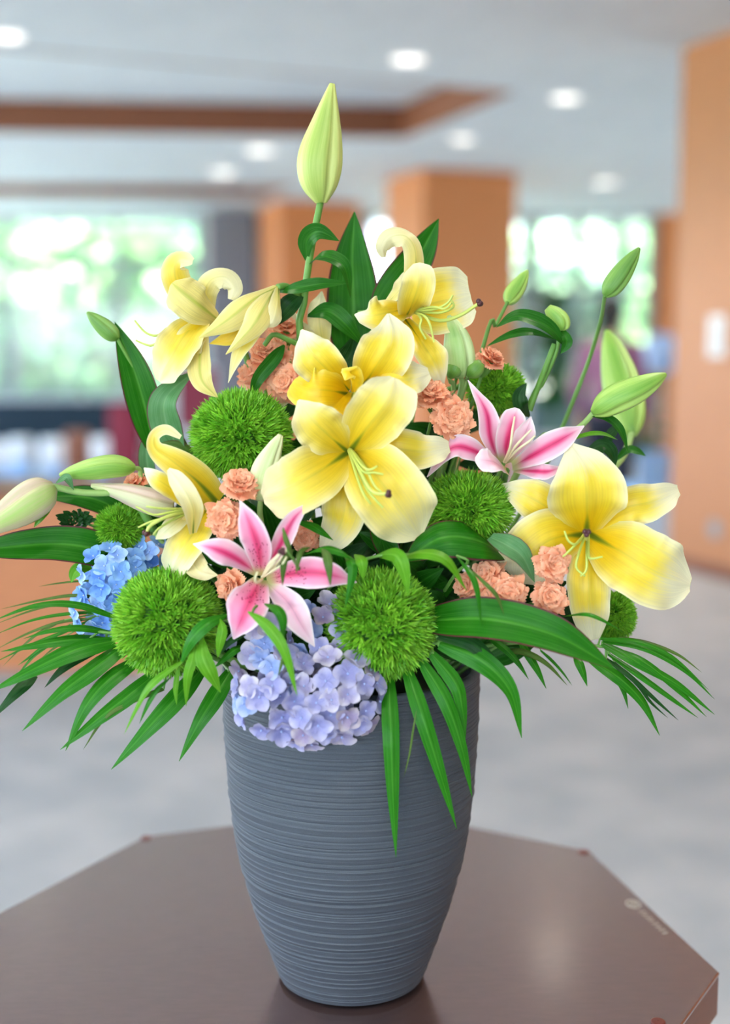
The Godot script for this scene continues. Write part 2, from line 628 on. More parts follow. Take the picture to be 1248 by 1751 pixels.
	# setting
	M.ceiling = world_mat(Color(0.80, 0.845, 0.895), Color(0.84, 0.88, 0.925), Vector3(0.4, 0.4, 0.4), noise(0.01, 8), 0.85)
	M.white = mat(Color(0.86, 0.87, 0.88), 0.6)
	M.wood = world_mat(Color(0.68, 0.445, 0.275), Color(0.735, 0.495, 0.32), Vector3(0.5, 3.0, 0.5), noise(0.02, 11, 4), 0.45)
	M.wood_pillar = world_mat(Color(0.75, 0.46, 0.27), Color(0.80, 0.51, 0.31), Vector3(0.5, 3.0, 0.5), noise(0.02, 12, 4), 0.5)
	M.wood_dark = world_mat(Color(0.47, 0.275, 0.175), Color(0.53, 0.315, 0.205), Vector3(1, 6, 1), noise(0.02, 13, 4), 0.5)
	M.carpet = world_mat(Color(0.63, 0.645, 0.665), Color(0.75, 0.745, 0.75), Vector3(0.35, 0.35, 0.35), noise(0.012, 21, 5), 0.95)
	M.plain = mat(Color(0.72, 0.72, 0.70), 0.8)
	M.frame = mat(Color(0.55, 0.58, 0.60), 0.5)
	M.grey_column = mat(Color(0.45, 0.45, 0.50), 0.6)
	var g := mat(Color(0.95, 0.98, 0.97, 0.06), 0.03)
	g.transparency = BaseMaterial3D.TRANSPARENCY_ALPHA
	M.glass = g
	M.lamp = mat(Color.WHITE, 0.5)
	M.lamp.emission_enabled = true
	M.lamp.emission = Color(1.0, 0.98, 0.94)
	M.lamp.emission_energy_multiplier = 0.75
	M.metal = mat(Color(0.75, 0.75, 0.75), 0.35)
	M.metal.metallic = 0.8
	# table and vase
	var tw := world_mat(Color(0.55, 0.43, 0.405), Color(0.60, 0.47, 0.44), Vector3(1.5, 1.5, 6.0), noise(0.03, 31, 4), 0.24)
	tw.metallic = 0.78
	tw.metallic_specular = 0.9
	tw.clearcoat_enabled = true
	tw.clearcoat = 1.0
	tw.clearcoat_roughness = 0.14
	M.table = tw
	M.table_edge = world_mat(Color(0.42, 0.22, 0.12), Color(0.48, 0.26, 0.15), Vector3(2, 8, 2), noise(0.03, 32, 4), 0.4)
	M.button = mat(Color(0.42, 0.18, 0.14), 0.4)
	M.print = mat(Color(0.80, 0.76, 0.70), 0.5)
	var speck := noise(0.35, 41, 2).get_seamless_image(256, 256)
	var vt := tex(256, 256, func(u, v): return Color(0.225, 0.25, 0.28).lerp(Color(0.315, 0.345, 0.38), speck.get_pixel(int(u * 255), int(v * 255)).r))
	M.vase = mat(Color.WHITE, 0.62, vt)
	M.vase.uv1_triplanar = true
	M.vase.uv1_scale = Vector3(9, 9, 9)
	M.vase_in = mat(Color(0.10, 0.11, 0.12), 0.7)


# ---------------------------------------------------------------- table and vase
func build_table() -> void:
	var c := Vector2(-0.045, -1.5635)
	var poly := []
	for k in 8:
		var a := 0.11439 + k * PI / 4
		poly.append(c + Vector2(sin(a), -cos(a)) * 0.4838)
	poly[0] = flat(on_y(640, 1380, TABLE_Y))
	poly[1] = flat(on_y(1008, 1455, TABLE_Y))
	poly[2] = flat(on_y(1230, 1662, TABLE_Y))
	poly[3] = poly[2] + (flat(on_y(1166, 1751, TABLE_Y)) - poly[2]).normalized() * 0.372
	poly[7] = flat(on_y(247, 1430, TABLE_Y))
	poly[6] = poly[7] + (flat(on_y(0, 1560, TABLE_Y)) - poly[7]).normalized() * 0.372
	var t := thing("table", "octagonal dark brown lacquered table under the ribbed grey vase", "table", Vector3(c.x, 0, c.y))
	part(t, "tabletop", prism(poly, TABLE_Y - 0.004, TABLE_Y, 0.0015), M.table)
	var inner := []
	for q in poly:
		inner.append(c + (q - c) * 0.998)
	part(t, "edge_band", prism(inner, TABLE_Y - 0.055, TABLE_Y - 0.004), M.table_edge)
	var pr := PackedVector2Array([Vector2(0.0, 0.0), Vector2(0.27, 0.0), Vector2(0.28, 0.012), Vector2(0.27, 0.03), Vector2(0.10, 0.05), Vector2(0.07, 0.09), Vector2(0.06, 0.2), Vector2(0.06, 0.42), Vector2(0.08, 0.49), Vector2(0.16, 0.53), Vector2(0.17, 0.545), Vector2(0.0, 0.545)])
	part(t, "pedestal", lathe(pr, 32, Vector3(c.x, 0, c.y)), M.table_edge)
	for q in [[250, 1433], [998, 1457], [1125, 1748]]:
		var p := on_y(q[0], q[1], TABLE_Y)
		part(t, "corner_button", lathe(PackedVector2Array([Vector2(0.0085, -0.001), Vector2(0.0085, 0.0012), Vector2(0.007, 0.002), Vector2(0.0005, 0.002)]), 16, p), M.button)
	# a pale printed mark near the right edge: a ring and a row of small characters
	var a0 := on_y(1086, 1549, TABLE_Y + 0.0008)
	var a1 := on_y(1137, 1595, TABLE_Y + 0.0008)
	var dir := (a1 - a0).normalized()
	var ring := []
	for k in 25:
		var an := TAU * k / 24
		ring.append(a0 - dir * 0.006 + dir * (cos(an) * 0.012) + dir.cross(Vector3.UP) * (sin(an) * 0.009))
	var marks := [tube(ring, 0.0009, 0.0009, 5, 48)]
	var r2 := []
	for k in 13:
		var an := TAU * k / 12
		r2.append(a0 - dir * 0.006 + dir * (cos(an) * 0.006) + dir.cross(Vector3.UP) * (sin(an) * 0.004))
	marks.append(tube(r2, 0.0007, 0.0007, 5, 24))
	for k in 8:
		var b := a0.lerp(a1, 0.22 + 0.78 * k / 7.0)
		var acr := dir.cross(Vector3.UP) * 0.0038
		marks.append(tube([b - acr, b + dir * (0.001 * (k % 3)), b + acr], 0.0006, 0.0006, 5, 6))
		if k % 2 == 0:
			marks.append(tube([b - acr * 0.9, b - acr * 0.9 + dir * 0.0015, b - acr * 0.9 + dir * 0.003], 0.0006, 0.0006, 5, 4))
	var mk_ := part(t, "printed_mark", join(marks), M.print)
	mk_.set_meta("label", "small pale printed ring mark and lettering")


func vase_axis() -> Vector3:
	return on_y(601, 1667, TABLE_Y)


func build_vase() -> void:
	var base := vase_axis()
	VZ = -base.z
	# silhouette read from the photograph: (height, radius)
	var rows := [[1135, 225.0], [1180, 224.0], [1240, 222.5], [1300, 219.0], [1360, 214.0], [1420, 205.5], [1480, 192.5], [1541, 174.0], [1600, 152.5], [1640, 137.0], [1664, 127.0]]
	var hs := []
	var rs := []
	for q in rows:
		hs.append(W(598, q[0], 0).y - TABLE_Y)
		rs.append(px(q[1]))
	hs.append(0.006)
	rs.append(px(121))
	var pr := PackedVector2Array()
	var top: float = hs[0]
	pr.append(Vector2(0.001, 0.0))
	pr.append(Vector2(px(106), 0.0))
	pr.append(Vector2(px(117), 0.003))
	var n := 1500
	# throwing lines: thin raised ridges below, thin grooves above, at uneven spacings
	var lines := []
	var y_ := 2.0
	while y_ < top * 1000.0:
		var high := y_ / (top * 1000.0)
		lines.append([y_, rng.randf_range(0.75, 1.15), (rng.randf_range(0.6, 1.25) if rng.randf() > high * 0.95 else -rng.randf_range(0.5, 1.1)) * 0.001])
		y_ += rng.randf_range(2.6, 4.0) if rng.randf() < 0.45 else rng.randf_range(5.5, 10.5) * (1.1 - 0.45 * high)
	var li := 0
	var wob := noise(1.0, 9, 2)
	for i in n + 1:
		var h := lerpf(0.006, top - 0.004, float(i) / n)
		var k := 0
		while k < hs.size() - 2 and h < hs[k + 1]:
			k += 1
		var f := clampf((h - hs[k + 1]) / (hs[k] - hs[k + 1]), 0, 1)
		# cubic through the neighbouring rows
		var r := cat([Vector3(rs[mini(k + 2, 11)], 0, 0), Vector3(rs[k + 1], 0, 0), Vector3(rs[k], 0, 0), Vector3(rs[maxi(k - 1, 0)], 0, 0)], (1.0 + f) / 3.0).x
		# throwing lines: uneven fine ridges
		var y := h * 1000.0
		while li < lines.size() - 1 and lines[li + 1][0] < y - 4.0:
			li += 1
		var ridge := 0.0002 * wob.get_noise_1d(y * 0.5)
		for q in range(li, mini(li + 5, lines.size())):
			var e: float = (y - lines[q][0]) / lines[q][1]
			if lines[q][2] < 0.0:
				ridge += lines[q][2] * exp(-e * e)
			elif e < 0.0:
				ridge += lines[q][2] * exp(e * 0.45)       # a lip that swells slowly from below
			else:
				ridge += lines[q][2] * exp(-e * e * 0.9)    # and falls back sharply above
		pr.append(Vector2(r + ridge, h))
	var rt: float = rs[0]
	pr.append_array([Vector2(rt - 0.0005, top - 0.0015), Vector2(rt - 0.003, top), Vector2(rt - 0.008, top), Vector2(rt - 0.0105, top - 0.003)])
	var t := thing("vase", "tall ribbed dark grey ceramic vase standing on the octagonal table", "vase", base)
	# the rings are very slightly tilted, as on a thrown pot
	var out := lathe(pr, 120, base)
	part(t, "body", out, M.vase)
	var inn := PackedVector2Array()
	for k in hs.size() - 1:
		inn.append(Vector2(rs[k] - 0.0105, hs[k] - 0.003))
	inn.append(Vector2(0.001, hs[-2] - 0.003))
	part(t, "lining", lathe(inn, 60, base), M.vase_in)
	var foam := lathe(PackedVector2Array([Vector2(0.001, top - 0.14), Vector2(rt - 0.03, top - 0.14), Vector2(rt - 0.026, top - 0.02), Vector2(rt - 0.05, top - 0.004), Vector2(0.001, top + 0.005)]), 40, base)
	single("floral_foam", foam, M.foam, "dark green floral foam sunk inside the mouth of the grey vase", "floral foam")


# ---------------------------------------------------------------- lilies
# petals: [half width in pixels, [x, y, dz, ...], normal at the base, normal at the tip, material, options]
func bloom(called: String, label: String, group: String, petals: Array, fil: Array, pistil: Array, stalk: Array, fm := "filament") -> Node3D:
	var first: Array = petals[0][1]
	var t := thing(called, label, "lily", W(first[0], first[1], first[2]), group)
	var k := 0
	for q in petals:
		var o: Dictionary = q[5] if q.size() > 5 else {}
		var d := {"cup": 0.16, "rib": -0.07, "ruf": 0.13, "rf": 1.7, "ph": k * 1.9, "nu": 26, "nv": 14}
		d.merge(o, true)
		var prof: Array = o.get("prof", LILY)
		part(t, "petal", blade(pts(q[1]), px(q[0], q[1][2]), prof, (q[2] as Vector3).normalized(), (q[3] as Vector3).normalized(), d), M[q[4]])
		k += 1
	for f in fil:
		part(t, "stamen", tube(pts(f), px(2.6, f[2]), px(1.6, f[2]), 7, 12), M[fm])
	if pistil.size():
		var p := pts(pistil)
		var st := part(t, "pistil", tube(p, px(3.2, pistil[2]), px(2.8, pistil[2]), 8, 14), M[fm])
		var e: Vector3 = p[-1]
		var ax := (e - cat(p, 0.93)).normalized()
		var lobes := []
		for a in 3:
			var off := ax.cross(Vector3(0.3, 0.8, 0.5)).normalized().rotated(ax, a * TAU / 3) * px(3.2, pistil[2])
			lobes.append(ball(px(4.6, pistil[2]), e + off, Vector3.ONE, 10))
		part(st, "stigma", join(lobes), M.stigma)
	if stalk.size():
		part(t, "stalk", tube(pts(stalk), px(5.5), px(5.5), 8, 12), M.stem)
	return t


func v3(x: float, y: float, z: float) -> Vector3:
	return Vector3(x, y, z)


func build_lilies() -> void:
	var G := "yellow lily blooms"
	# the large open bloom in the middle, facing the viewer
	bloom("yellow_lily", "largest yellow lily, wide open at the centre of the bouquet facing forward", G, [
		[62, [600, 772, 9, 643, 815, 14, 682, 866, 15, 716, 916, 12.5], v3(-0.3, 0.4, 1), v3(0.3, -0.1, 1), "pale", {"prof": ROUND}],
		[51, [594, 774, 9, 543, 808, 13.5, 496, 835, 14.5, 450, 852, 12.5], v3(0.3, 0.5, 1), v3(-0.1, 0.15, 1), "pale", {"prof": ROUND}],
		[50, [598, 772, 9, 634, 722, 13.5, 662, 684, 15, 674, 646, 14.5], v3(-0.3, -0.5, 1), v3(0.15, 0.1, 1), "pale", {"prof": ROUND, "rib": -0.14}],
		[42, [594, 772, 9, 560, 742, 12.5, 532, 716, 13.5, 510, 684, 13], v3(0.3, -0.4, 1), v3(-0.35, 0.2, 1), "pale", {"ruf": 0.2}],
		[38, [598, 778, 9, 592, 845, 11.5, 583, 895, 11.5, 556, 940, 9.5], v3(0, 0.5, 1), v3(0, 0.3, 1), "yellow", {"prof": [0.34, 0.6, 0.85, 1.0, 1.0, 0.95, 0.82, 0.62, 0.28]}],
		[34, [602, 772, 9, 668, 767, 11.5, 720, 771, 11, 768, 764, 9], v3(-0.3, 0, 1), v3(0.1, 0.25, 1), "yellow", {"prof": [0.34, 0.6, 0.85, 1.0, 1.0, 0.95, 0.82, 0.62, 0.28], "ruf": 0.22}]],
		[[598, 768, 10, 620, 805, 15.5, 640, 808, 17, 655, 811, 17.5], [600, 768, 10, 618, 795, 15.5, 632, 803, 17, 645, 797, 17.5], [596, 770, 10, 612, 820, 15.5, 622, 845, 17, 634, 862, 17], [598, 770, 10, 624, 830, 16, 640, 852, 17.5, 655, 868, 17.5], [600, 768, 10, 625, 800, 15.5, 640, 830, 17, 652, 842, 17.5]],
		[598, 768, 10, 616, 806, 15, 636, 840, 17.5, 664, 845, 18.5], [597, 774, 9, 598, 790, 2, 598, 900, -1, 598, 1120, -3])
	# behind and above it
	bloom("yellow_lily", "deep golden lily tucked just above and behind the largest central one", G, [
		[46, [612, 672, 5, 645, 624, 8.5, 668, 580, 9.5, 664, 536, 8], v3(-0.2, -0.4, 1), v3(0, 0.25, 1), "yellow", {"rib": -0.14}],
		[38, [596, 668, 5, 558, 630, 8.5, 530, 600, 9, 515, 564, 7.5], v3(0.3, -0.5, 1), v3(-0.5, 0.2, 1), "yellow", {"ruf": 0.25}],
		[36, [596, 674, 5, 562, 668, 8.5, 530, 666, 9, 500, 654, 7], v3(0.3, 0.1, 1), v3(-0.3, 0.4, 1), "deep", {"ruf": 0.15, "prof": ROUND}],
		[32, [616, 672, 5, 660, 650, 8.5, 700, 648, 9, 734, 638, 7.5], v3(-0.2, 0.3, 1), v3(0.2, 0.2, 1), "yellow", {"prof": [0.34, 0.6, 0.85, 1.0, 1.0, 0.95, 0.82, 0.62, 0.28], "ruf": 0.2}],
		[44, [606, 672, 5, 598, 702, 8.5, 590, 730, 9.5, 580, 760, 9], v3(0, 0.6, 1), v3(0, 0.2, 1), "deep", {"prof": ROUND}],
		[34, [612, 672, 5, 645, 690, 8, 670, 712, 9, 688, 735, 8.5], v3(-0.2, 0.4, 1), v3(0.2, 0.2, 1), "deep", {}],
		[17, [600, 668, 6, 603, 652, 10, 598, 636, 11, 590, 650, 12], v3(-0.3, 0.2, 1), v3(-0.3, -0.3, 1), "deep", {"cup": -0.4}]],
		[[612, 668, 6, 622, 672, 9.5, 630, 685, 10.5, 634, 702, 10.5], [608, 668, 6, 616, 680, 9.5, 620, 700, 10.5, 612, 722, 10.5], [606, 668, 6, 605, 690, 9.5, 608, 705, 10, 600, 728, 10], [612, 666, 6, 630, 668, 9.5, 638, 680, 10.5, 640, 692, 10.5]],
		[610, 668, 6, 622, 676, 9, 624, 692, 9.5, 618, 712, 9.5], [606, 674, 5, 600, 690, -2, 598, 850, -3, 598, 1120, -4])
	# upper right, seen from the side
	bloom("yellow_lily", "upper right yellow lily in profile with a curled top petal and dark stigma reaching right", G, [
		[54, [702, 532, 1, 738, 520, 2, 772, 512, 2.5, 804, 504, 2], v3(0, 0.1, 1), v3(0.3, 0.1, 1), "yellow", {"prof": [0.5, 0.75, 0.93, 1.0, 1.02, 1.0, 0.95, 0.85, 0.55], "ruf": 0.05, "cup": 0.3}],
		[28, [692, 545, 2, 706, 515, 6, 716, 480, 7.5, 712, 450, 7], v3(0.4, 0, 1), v3(-0.2, 0.2, 1), "pale", {"prof": ROUND}],
		[19, [702, 505, 3, 710, 462, 5, 708, 424, 5, 692, 404, 5, 668, 406, 5, 655, 424, 5, 657, 440, 5], v3(0.5, 0, 1), v3(0.5, 0.6, 0.7), "cream", {"prof": RIBBON, "nu": 34, "ruf": 0.1, "cup": -0.3}],
		[29, [698, 528, 2, 664, 535, 6, 634, 541, 7, 606, 538, 6], v3(0.2, 0.2, 1), v3(-0.2, 0.4, 0.9), "yellow", {"ruf": 0.3, "prof": SEPAL}],
		[27, [692, 545, 2, 722, 588, 6, 745, 625, 6.5, 758, 668, 5], v3(0.4, 0.2, 1), v3(0.4, -0.1, 1), "yellow", {"prof": SEPAL, "ruf": 0.15}],
		[14, [655, 525, 0, 680, 500, 1.5, 698, 472, 2, 704, 446, 2], v3(-0.4, 0.4, 1), v3(-0.4, 0.2, 1), "cream", {"prof": SEPAL}]],
		[[712, 532, 3, 745, 528, 6, 765, 518, 7, 774, 505, 7], [712, 530, 3, 740, 525, 6, 760, 528, 7, 772, 518, 7], [710, 535, 3, 725, 540, 7, 735, 555, 8, 742, 585, 8], [712, 534, 3, 720, 545, 7, 718, 560, 8, 728, 580, 8], [712, 532, 3, 750, 535, 5, 775, 525, 6, 770, 510, 6]],
		[708, 532, 2, 750, 548, 5, 785, 540, 6, 820, 518, 7], [665, 530, 0, 640, 534, 0, 612, 537, 0], "filament")
	# right side, facing the viewer
	bloom("yellow_lily", "broad yellow lily with white margins at the far right of the bouquet", G, [
		[62, [1008, 914, 6, 1068, 948, 10, 1122, 980, 11, 1180, 1000, 8.5], v3(-0.3, 0.3, 1), v3(0.3, 0.2, 1), "yellow", {"prof": ROUND}],
		[66, [1003, 910, 6, 1003, 862, 10, 998, 812, 11, 974, 758, 8.5], v3(0, -0.5, 1), v3(-0.1, 0.35, 1), "yellow", {"prof": [0.3, 0.55, 0.82, 0.98, 1.0, 0.9, 0.68, 0.38, 0.05], "rib": -0.12}],
		[54, [998, 914, 6, 946, 920, 9.5, 908, 948, 10, 884, 992, 8], v3(0.3, 0.2, 1), v3(-0.2, 0.1, 1), "yellow", {"prof": ROUND}],
		[37, [1004, 918, 6, 1005, 985, 9, 1008, 1040, 9, 1014, 1094, 7], v3(0, 0.4, 1), v3(0, 0.1, 1), "yellow", {"prof": [0.34, 0.6, 0.85, 1.0, 1.0, 0.95, 0.82, 0.62, 0.28]}],
		[35, [998, 908, 6, 940, 870, 8.5, 896, 846, 8.5, 850, 830, 6.5], v3(0.3, -0.2, 1), v3(-0.3, 0.3, 1), "yellow", {"prof": SEPAL, "ruf": 0.2}],
		[35, [1008, 908, 6, 1064, 870, 8.5, 1112, 858, 8.5, 1160, 838, 6.5], v3(-0.3, -0.2, 1), v3(0.3, 0.3, 1), "yellow", {"prof": [0.34, 0.6, 0.85, 1.0, 1.0, 0.95, 0.8, 0.6, 0.25], "ruf": 0.2}]],
		[[1000, 912, 7, 985, 930, 13, 972, 925, 14, 965, 908, 14], [1002, 912, 7, 990, 945, 13, 985, 970, 14, 1000, 985, 14], [1006, 912, 7, 1006, 945, 13, 1010, 955, 14, 1030, 952, 14], [1000, 914, 7, 985, 930, 13, 970, 945, 14, 962, 952, 14], [1004, 914, 7, 1003, 950, 13, 1002, 975, 14, 992, 985, 14]],
		[1004, 914, 7, 1003, 922, 13, 1003, 917, 16, 1003, 911, 18], [1004, 914, 6, 1000, 930, 0, 940, 1000, -2, 760, 1150, -3])
	# left, facing left
	bloom("yellow_lily", "yellow lily on the left side in profile with its stamens pointing left", G, [
		[34, [372, 862, 8, 335, 822, 10, 296, 790, 11, 266, 768, 10.5, 264, 746, 10, 284, 735, 10, 309, 748, 10], v3(0.2, 0.6, 0.8), v3(0.3, 0.3, 0.9), "pale", {"prof": [0.8, 1.0, 0.92, 0.7, 0.45, 0.3, 0.28, 0.25, 0.12], "nu": 40, "ruf": 0.08}],
		[18, [330, 912, 12, 330, 870, 14, 314, 836, 14.5, 288, 802, 13.5], v3(0.5, 0, 1), v3(-0.2, 0.1, 1), "cream", {"prof": ROUND}],
		[30, [362, 852, 8, 338, 900, 11, 312, 942, 12, 288, 988, 11], v3(0.2, 0.3, 1), v3(-0.4, 0.2, 1), "yellow", {"prof": ROUND, "cup": 0.25}],
		[20, [340, 925, 9, 330, 955, 11, 344, 978, 12.5, 372, 984, 12.5], v3(-0.3, 0.3, 1), v3(0.1, 0.7, 0.7), "cream", {"ruf": 0.2}],
		[15, [335, 868, 9, 306, 890, 11.5, 284, 908, 12, 266, 922, 11], v3(0.1, 0.3, 1), v3(-0.3, 0, 1), "cream", {}],
		[17, [340, 880, 8, 296, 838, 11, 266, 818, 12, 246, 800, 11], v3(0, 0.2, 1), v3(-0.4, 0.3, 1), "yellow", {}]],
		[[318, 872, 11, 290, 876, 13, 262, 880, 14, 232, 866, 14], [316, 876, 11, 285, 885, 13, 258, 892, 14, 236, 902, 14], [318, 878, 11, 290, 892, 13, 270, 905, 14, 262, 915, 14], [318, 870, 11, 285, 870, 13, 262, 868, 14, 250, 866, 14]],
		[318, 874, 11, 285, 884, 14, 258, 898, 15, 250, 912, 15], [368, 862, 8, 400, 880, 2, 480, 1000, -2, 560, 1130, -3])
	# upper left, seen from the side and behind
	bloom("yellow_lily", "upper left yellow lily seen from the side with folded back upper petals", G, [
		[36, [352, 536, 0, 318, 572, 3, 294, 612, 4, 272, 652, 3], v3(-0.2, 0.3, 1), v3(-0.4, 0, 1), "pale", {"prof": ROUND, "cup": 0.2}],
		[34, [372, 546, 1, 340, 522, 4, 312, 500, 4.5, 294, 484, 4], v3(0.2, 0.2, 1), v3(-0.3, 0.5, 0.8), "petal_back", {"prof": ROUND, "cup": -0.3}],
		[24, [328, 520, 0, 306, 490, 1.5, 298, 462, 2, 306, 444, 2, 330, 446, 2.5], v3(0, -0.1, 1), v3(0, 0.6, 0.8), "pale", {"prof": RIBBON, "cup": -0.2}],
		[20, [350, 530, 0, 350, 500, 2, 362, 478, 2.5, 386, 474, 2.5, 400, 492, 2.5, 394, 512, 2.5], v3(-0.3, -0.1, 1), v3(0.1, 0.6, 0.7), "cream", {"prof": RIBBON, "nu": 30, "cup": -0.35}],
		[20, [352, 570, 1, 342, 612, 4, 346, 652, 5, 372, 680, 5], v3(-0.4, 0.2, 1), v3(0.1, 0.5, 0.9), "petal_back", {"ruf": 0.15}],
		[26, [358, 548, 1, 330, 575, 3, 320, 605, 3, 318, 632, 2.5], v3(-0.2, 0, 1), v3(-0.3, 0, 1), "yellow", {}]],
		[[285, 562, 2, 268, 574, 3, 248, 568, 3, 230, 548, 3], [285, 572, 2, 262, 590, 3, 246, 588, 3, 232, 582, 3], [300, 600, 2, 330, 630, 4, 345, 655, 4, 360, 668, 4]],
		[], [372, 546, 1, 400, 572, 0, 430, 640, -1, 560, 1120, -3], "filament")
	# half open, pointing left and down
	bloom("yellow_lily", "half open pale yellow lily between the upper left bloom and the tall stalk", G, [
		[24, [474, 490, 2, 432, 514, 5, 388, 548, 6, 340, 578, 5], v3(-0.1, 0.3, 1), v3(-0.2, 0, 1), "petal_back", {"prof": SEPAL, "cup": -0.5, "ruf": 0.03}],
		[22, [470, 492, 2, 452, 525, 6, 430, 560, 7, 386, 606, 6], v3(0.3, 0.1, 1), v3(0.2, 0.4, 0.9), "petal_back", {"prof": SEPAL, "cup": -0.4, "ruf": 0.1}],
		[15, [466, 520, 2, 440, 560, 4, 410, 600, 5, 390, 655, 4], v3(-0.1, 0.1, 1), v3(-0.4, 0.1, 1), "pale", {"prof": SEPAL}],
		[18, [462, 505, 1, 425, 545, 2, 395, 575, 2.5, 358, 588, 2], v3(-0.1, 0.1, 1), v3(-0.1, -0.2, 1), "deep", {"prof": SEPAL}],
		[14, [476, 492, 2, 474, 520, 5, 468, 548, 6, 452, 560, 6], v3(0.6, 0, 1), v3(0.5, 0.2, 1), "cream", {"prof": SEPAL, "cup": -0.4}]],
		[], [], [474, 491, 2, 490, 490, 1, 512, 505, 0])
	# pale petals of a bloom hidden behind the tall stalk
	bloom("yellow_lily", "pale cream lily mostly hidden behind the tall bud stalk", G, [
		[20, [556, 602, -3, 548, 565, -2, 545, 530, -2, 550, 498, -2.5], v3(0, 0, 1), v3(-0.2, 0.1, 1), "cream", {"ruf": 0.25}],
		[18, [548, 604, -3, 525, 580, -2, 508, 560, -2, 500, 530, -2.5], v3(0, 0, 1), v3(-0.2, 0.1, 1), "cream", {"ruf": 0.25}],
		[22, [552, 610, -3, 515, 640, -1, 492, 668, 0, 480, 700, 0], v3(0, 0.2, 1), v3(-0.3, 0, 1), "pale", {"ruf": 0.25}]],
		[], [], [552, 604, -3, 565, 700, -4, 590, 1120, -5])


func build_pink_lilies() -> void:
	var G := "pink lily blooms"
	bloom("pink_lily", "pink lily with dark freckles in front of the vase mouth above the lavender hydrangea", G, [
		[25, [446, 984, 13, 442, 940, 17, 428, 898, 18, 410, 856, 16.5], v3(0, -0.4, 1), v3(-0.2, 0.3, 1), "pink", {"prof": SEPAL}],
		[17, [454, 978, 13, 478, 934, 16, 500, 890, 16.5, 530, 858, 15], v3(-0.2, -0.3, 1), v3(0.3, 0.3, 1), "pink_plain", {"prof": SEPAL}],
		[22, [442, 982, 13, 402, 954, 17, 366, 938, 18, 330, 930, 17], v3(0.2, -0.2, 1), v3(-0.2, 0.4, 1), "pink_plain", {"prof": SEPAL, "cup": -0.25}],
		[27, [456, 990, 13, 510, 980, 17, 560, 982, 18, 610, 996, 16.5], v3(-0.2, 0.1, 1), v3(0.2, 0.3, 1), "pink", {"prof": SEPAL}],
		[35, [446, 990, 13, 430, 1022, 17.5, 414, 1056, 18.5, 399, 1093, 17], v3(0.1, 0.4, 1), v3(-0.1, 0.3, 1), "pink", {"prof": SEPAL}],
		[24, [456, 996, 13, 492, 1030, 17, 514, 1066, 18, 538, 1106, 17], v3(-0.1, 0.3, 1), v3(0.1, 0.3, 1), "pink_back", {"prof": SEPAL}]],
		[[450, 986, 14, 462, 970, 19, 476, 952, 20.5, 484, 935, 20.5], [450, 986, 14, 468, 975, 19, 482, 965, 20.5, 490, 952, 20.5], [448, 986, 14, 470, 968, 18.5, 486, 948, 19, 490, 940, 19.5], [448, 990, 14, 440, 996, 18, 436, 990, 20, 440, 978, 20]],
		[450, 986, 14, 460, 966, 19, 474, 952, 21, 482, 943, 22], [450, 990, 13, 456, 1000, 8, 500, 1060, 4, 560, 1150, 0], "filament_pale")
	bloom("pink_lily", "pink and white lily on the right side opening upward beside the peach carnations", G, [
		[19, [852, 790, 4, 838, 748, 7, 830, 702, 7.5, 800, 650, 6], v3(0.4, 0.1, 1), v3(0.3, 0.1, 1), "pink_plain", {"prof": SEPAL}],
		[22, [862, 790, 4, 868, 752, 6.5, 876, 722, 7, 884, 698, 6.5], v3(0, 0, 1), v3(0, 0.1, 1), "pink_plain", {"prof": ROUND}],
		[19, [868, 792, 4, 888, 760, 8, 900, 735, 9, 908, 712, 9], v3(0.4, 0, 1), v3(0.2, 0.1, 1), "pink_back", {"prof": SEPAL}],
		[23, [876, 798, 4, 920, 774, 8, 962, 750, 8.5, 999, 728, 7], v3(-0.1, 0.4, 1), v3(0.2, 0.3, 1), "pink_plain", {"prof": SEPAL}],
		[21, [850, 795, 5, 808, 770, 8, 770, 768, 8.5, 730, 816, 7.5], v3(0.1, 0.4, 1), v3(-0.3, 0.4, 0.8), "pink_plain", {"prof": SEPAL}],
		[22, [868, 808, 5, 846, 792, 10, 832, 788, 11, 812, 786, 11], v3(0, 0.5, 1), v3(-0.2, 0.6, 0.8), "pink_back", {"prof": ROUND}],
		[15, [880, 804, 4, 915, 806, 8, 938, 806, 8.5, 962, 798, 8], v3(0, 0.4, 1), v3(0.2, 0.4, 1), "pink_plain", {"prof": SEPAL}]],
		[[862, 790, 6, 872, 765, 10, 876, 735, 10.5, 880, 712, 10.5], [864, 790, 6, 880, 765, 10, 895, 748, 11, 908, 735, 11], [864, 790, 6, 886, 768, 10, 904, 755, 11, 915, 745, 11]],
		[], [866, 804, 5, 850, 850, 0, 760, 1000, -3, 660, 1130, -4], "filament_pale")


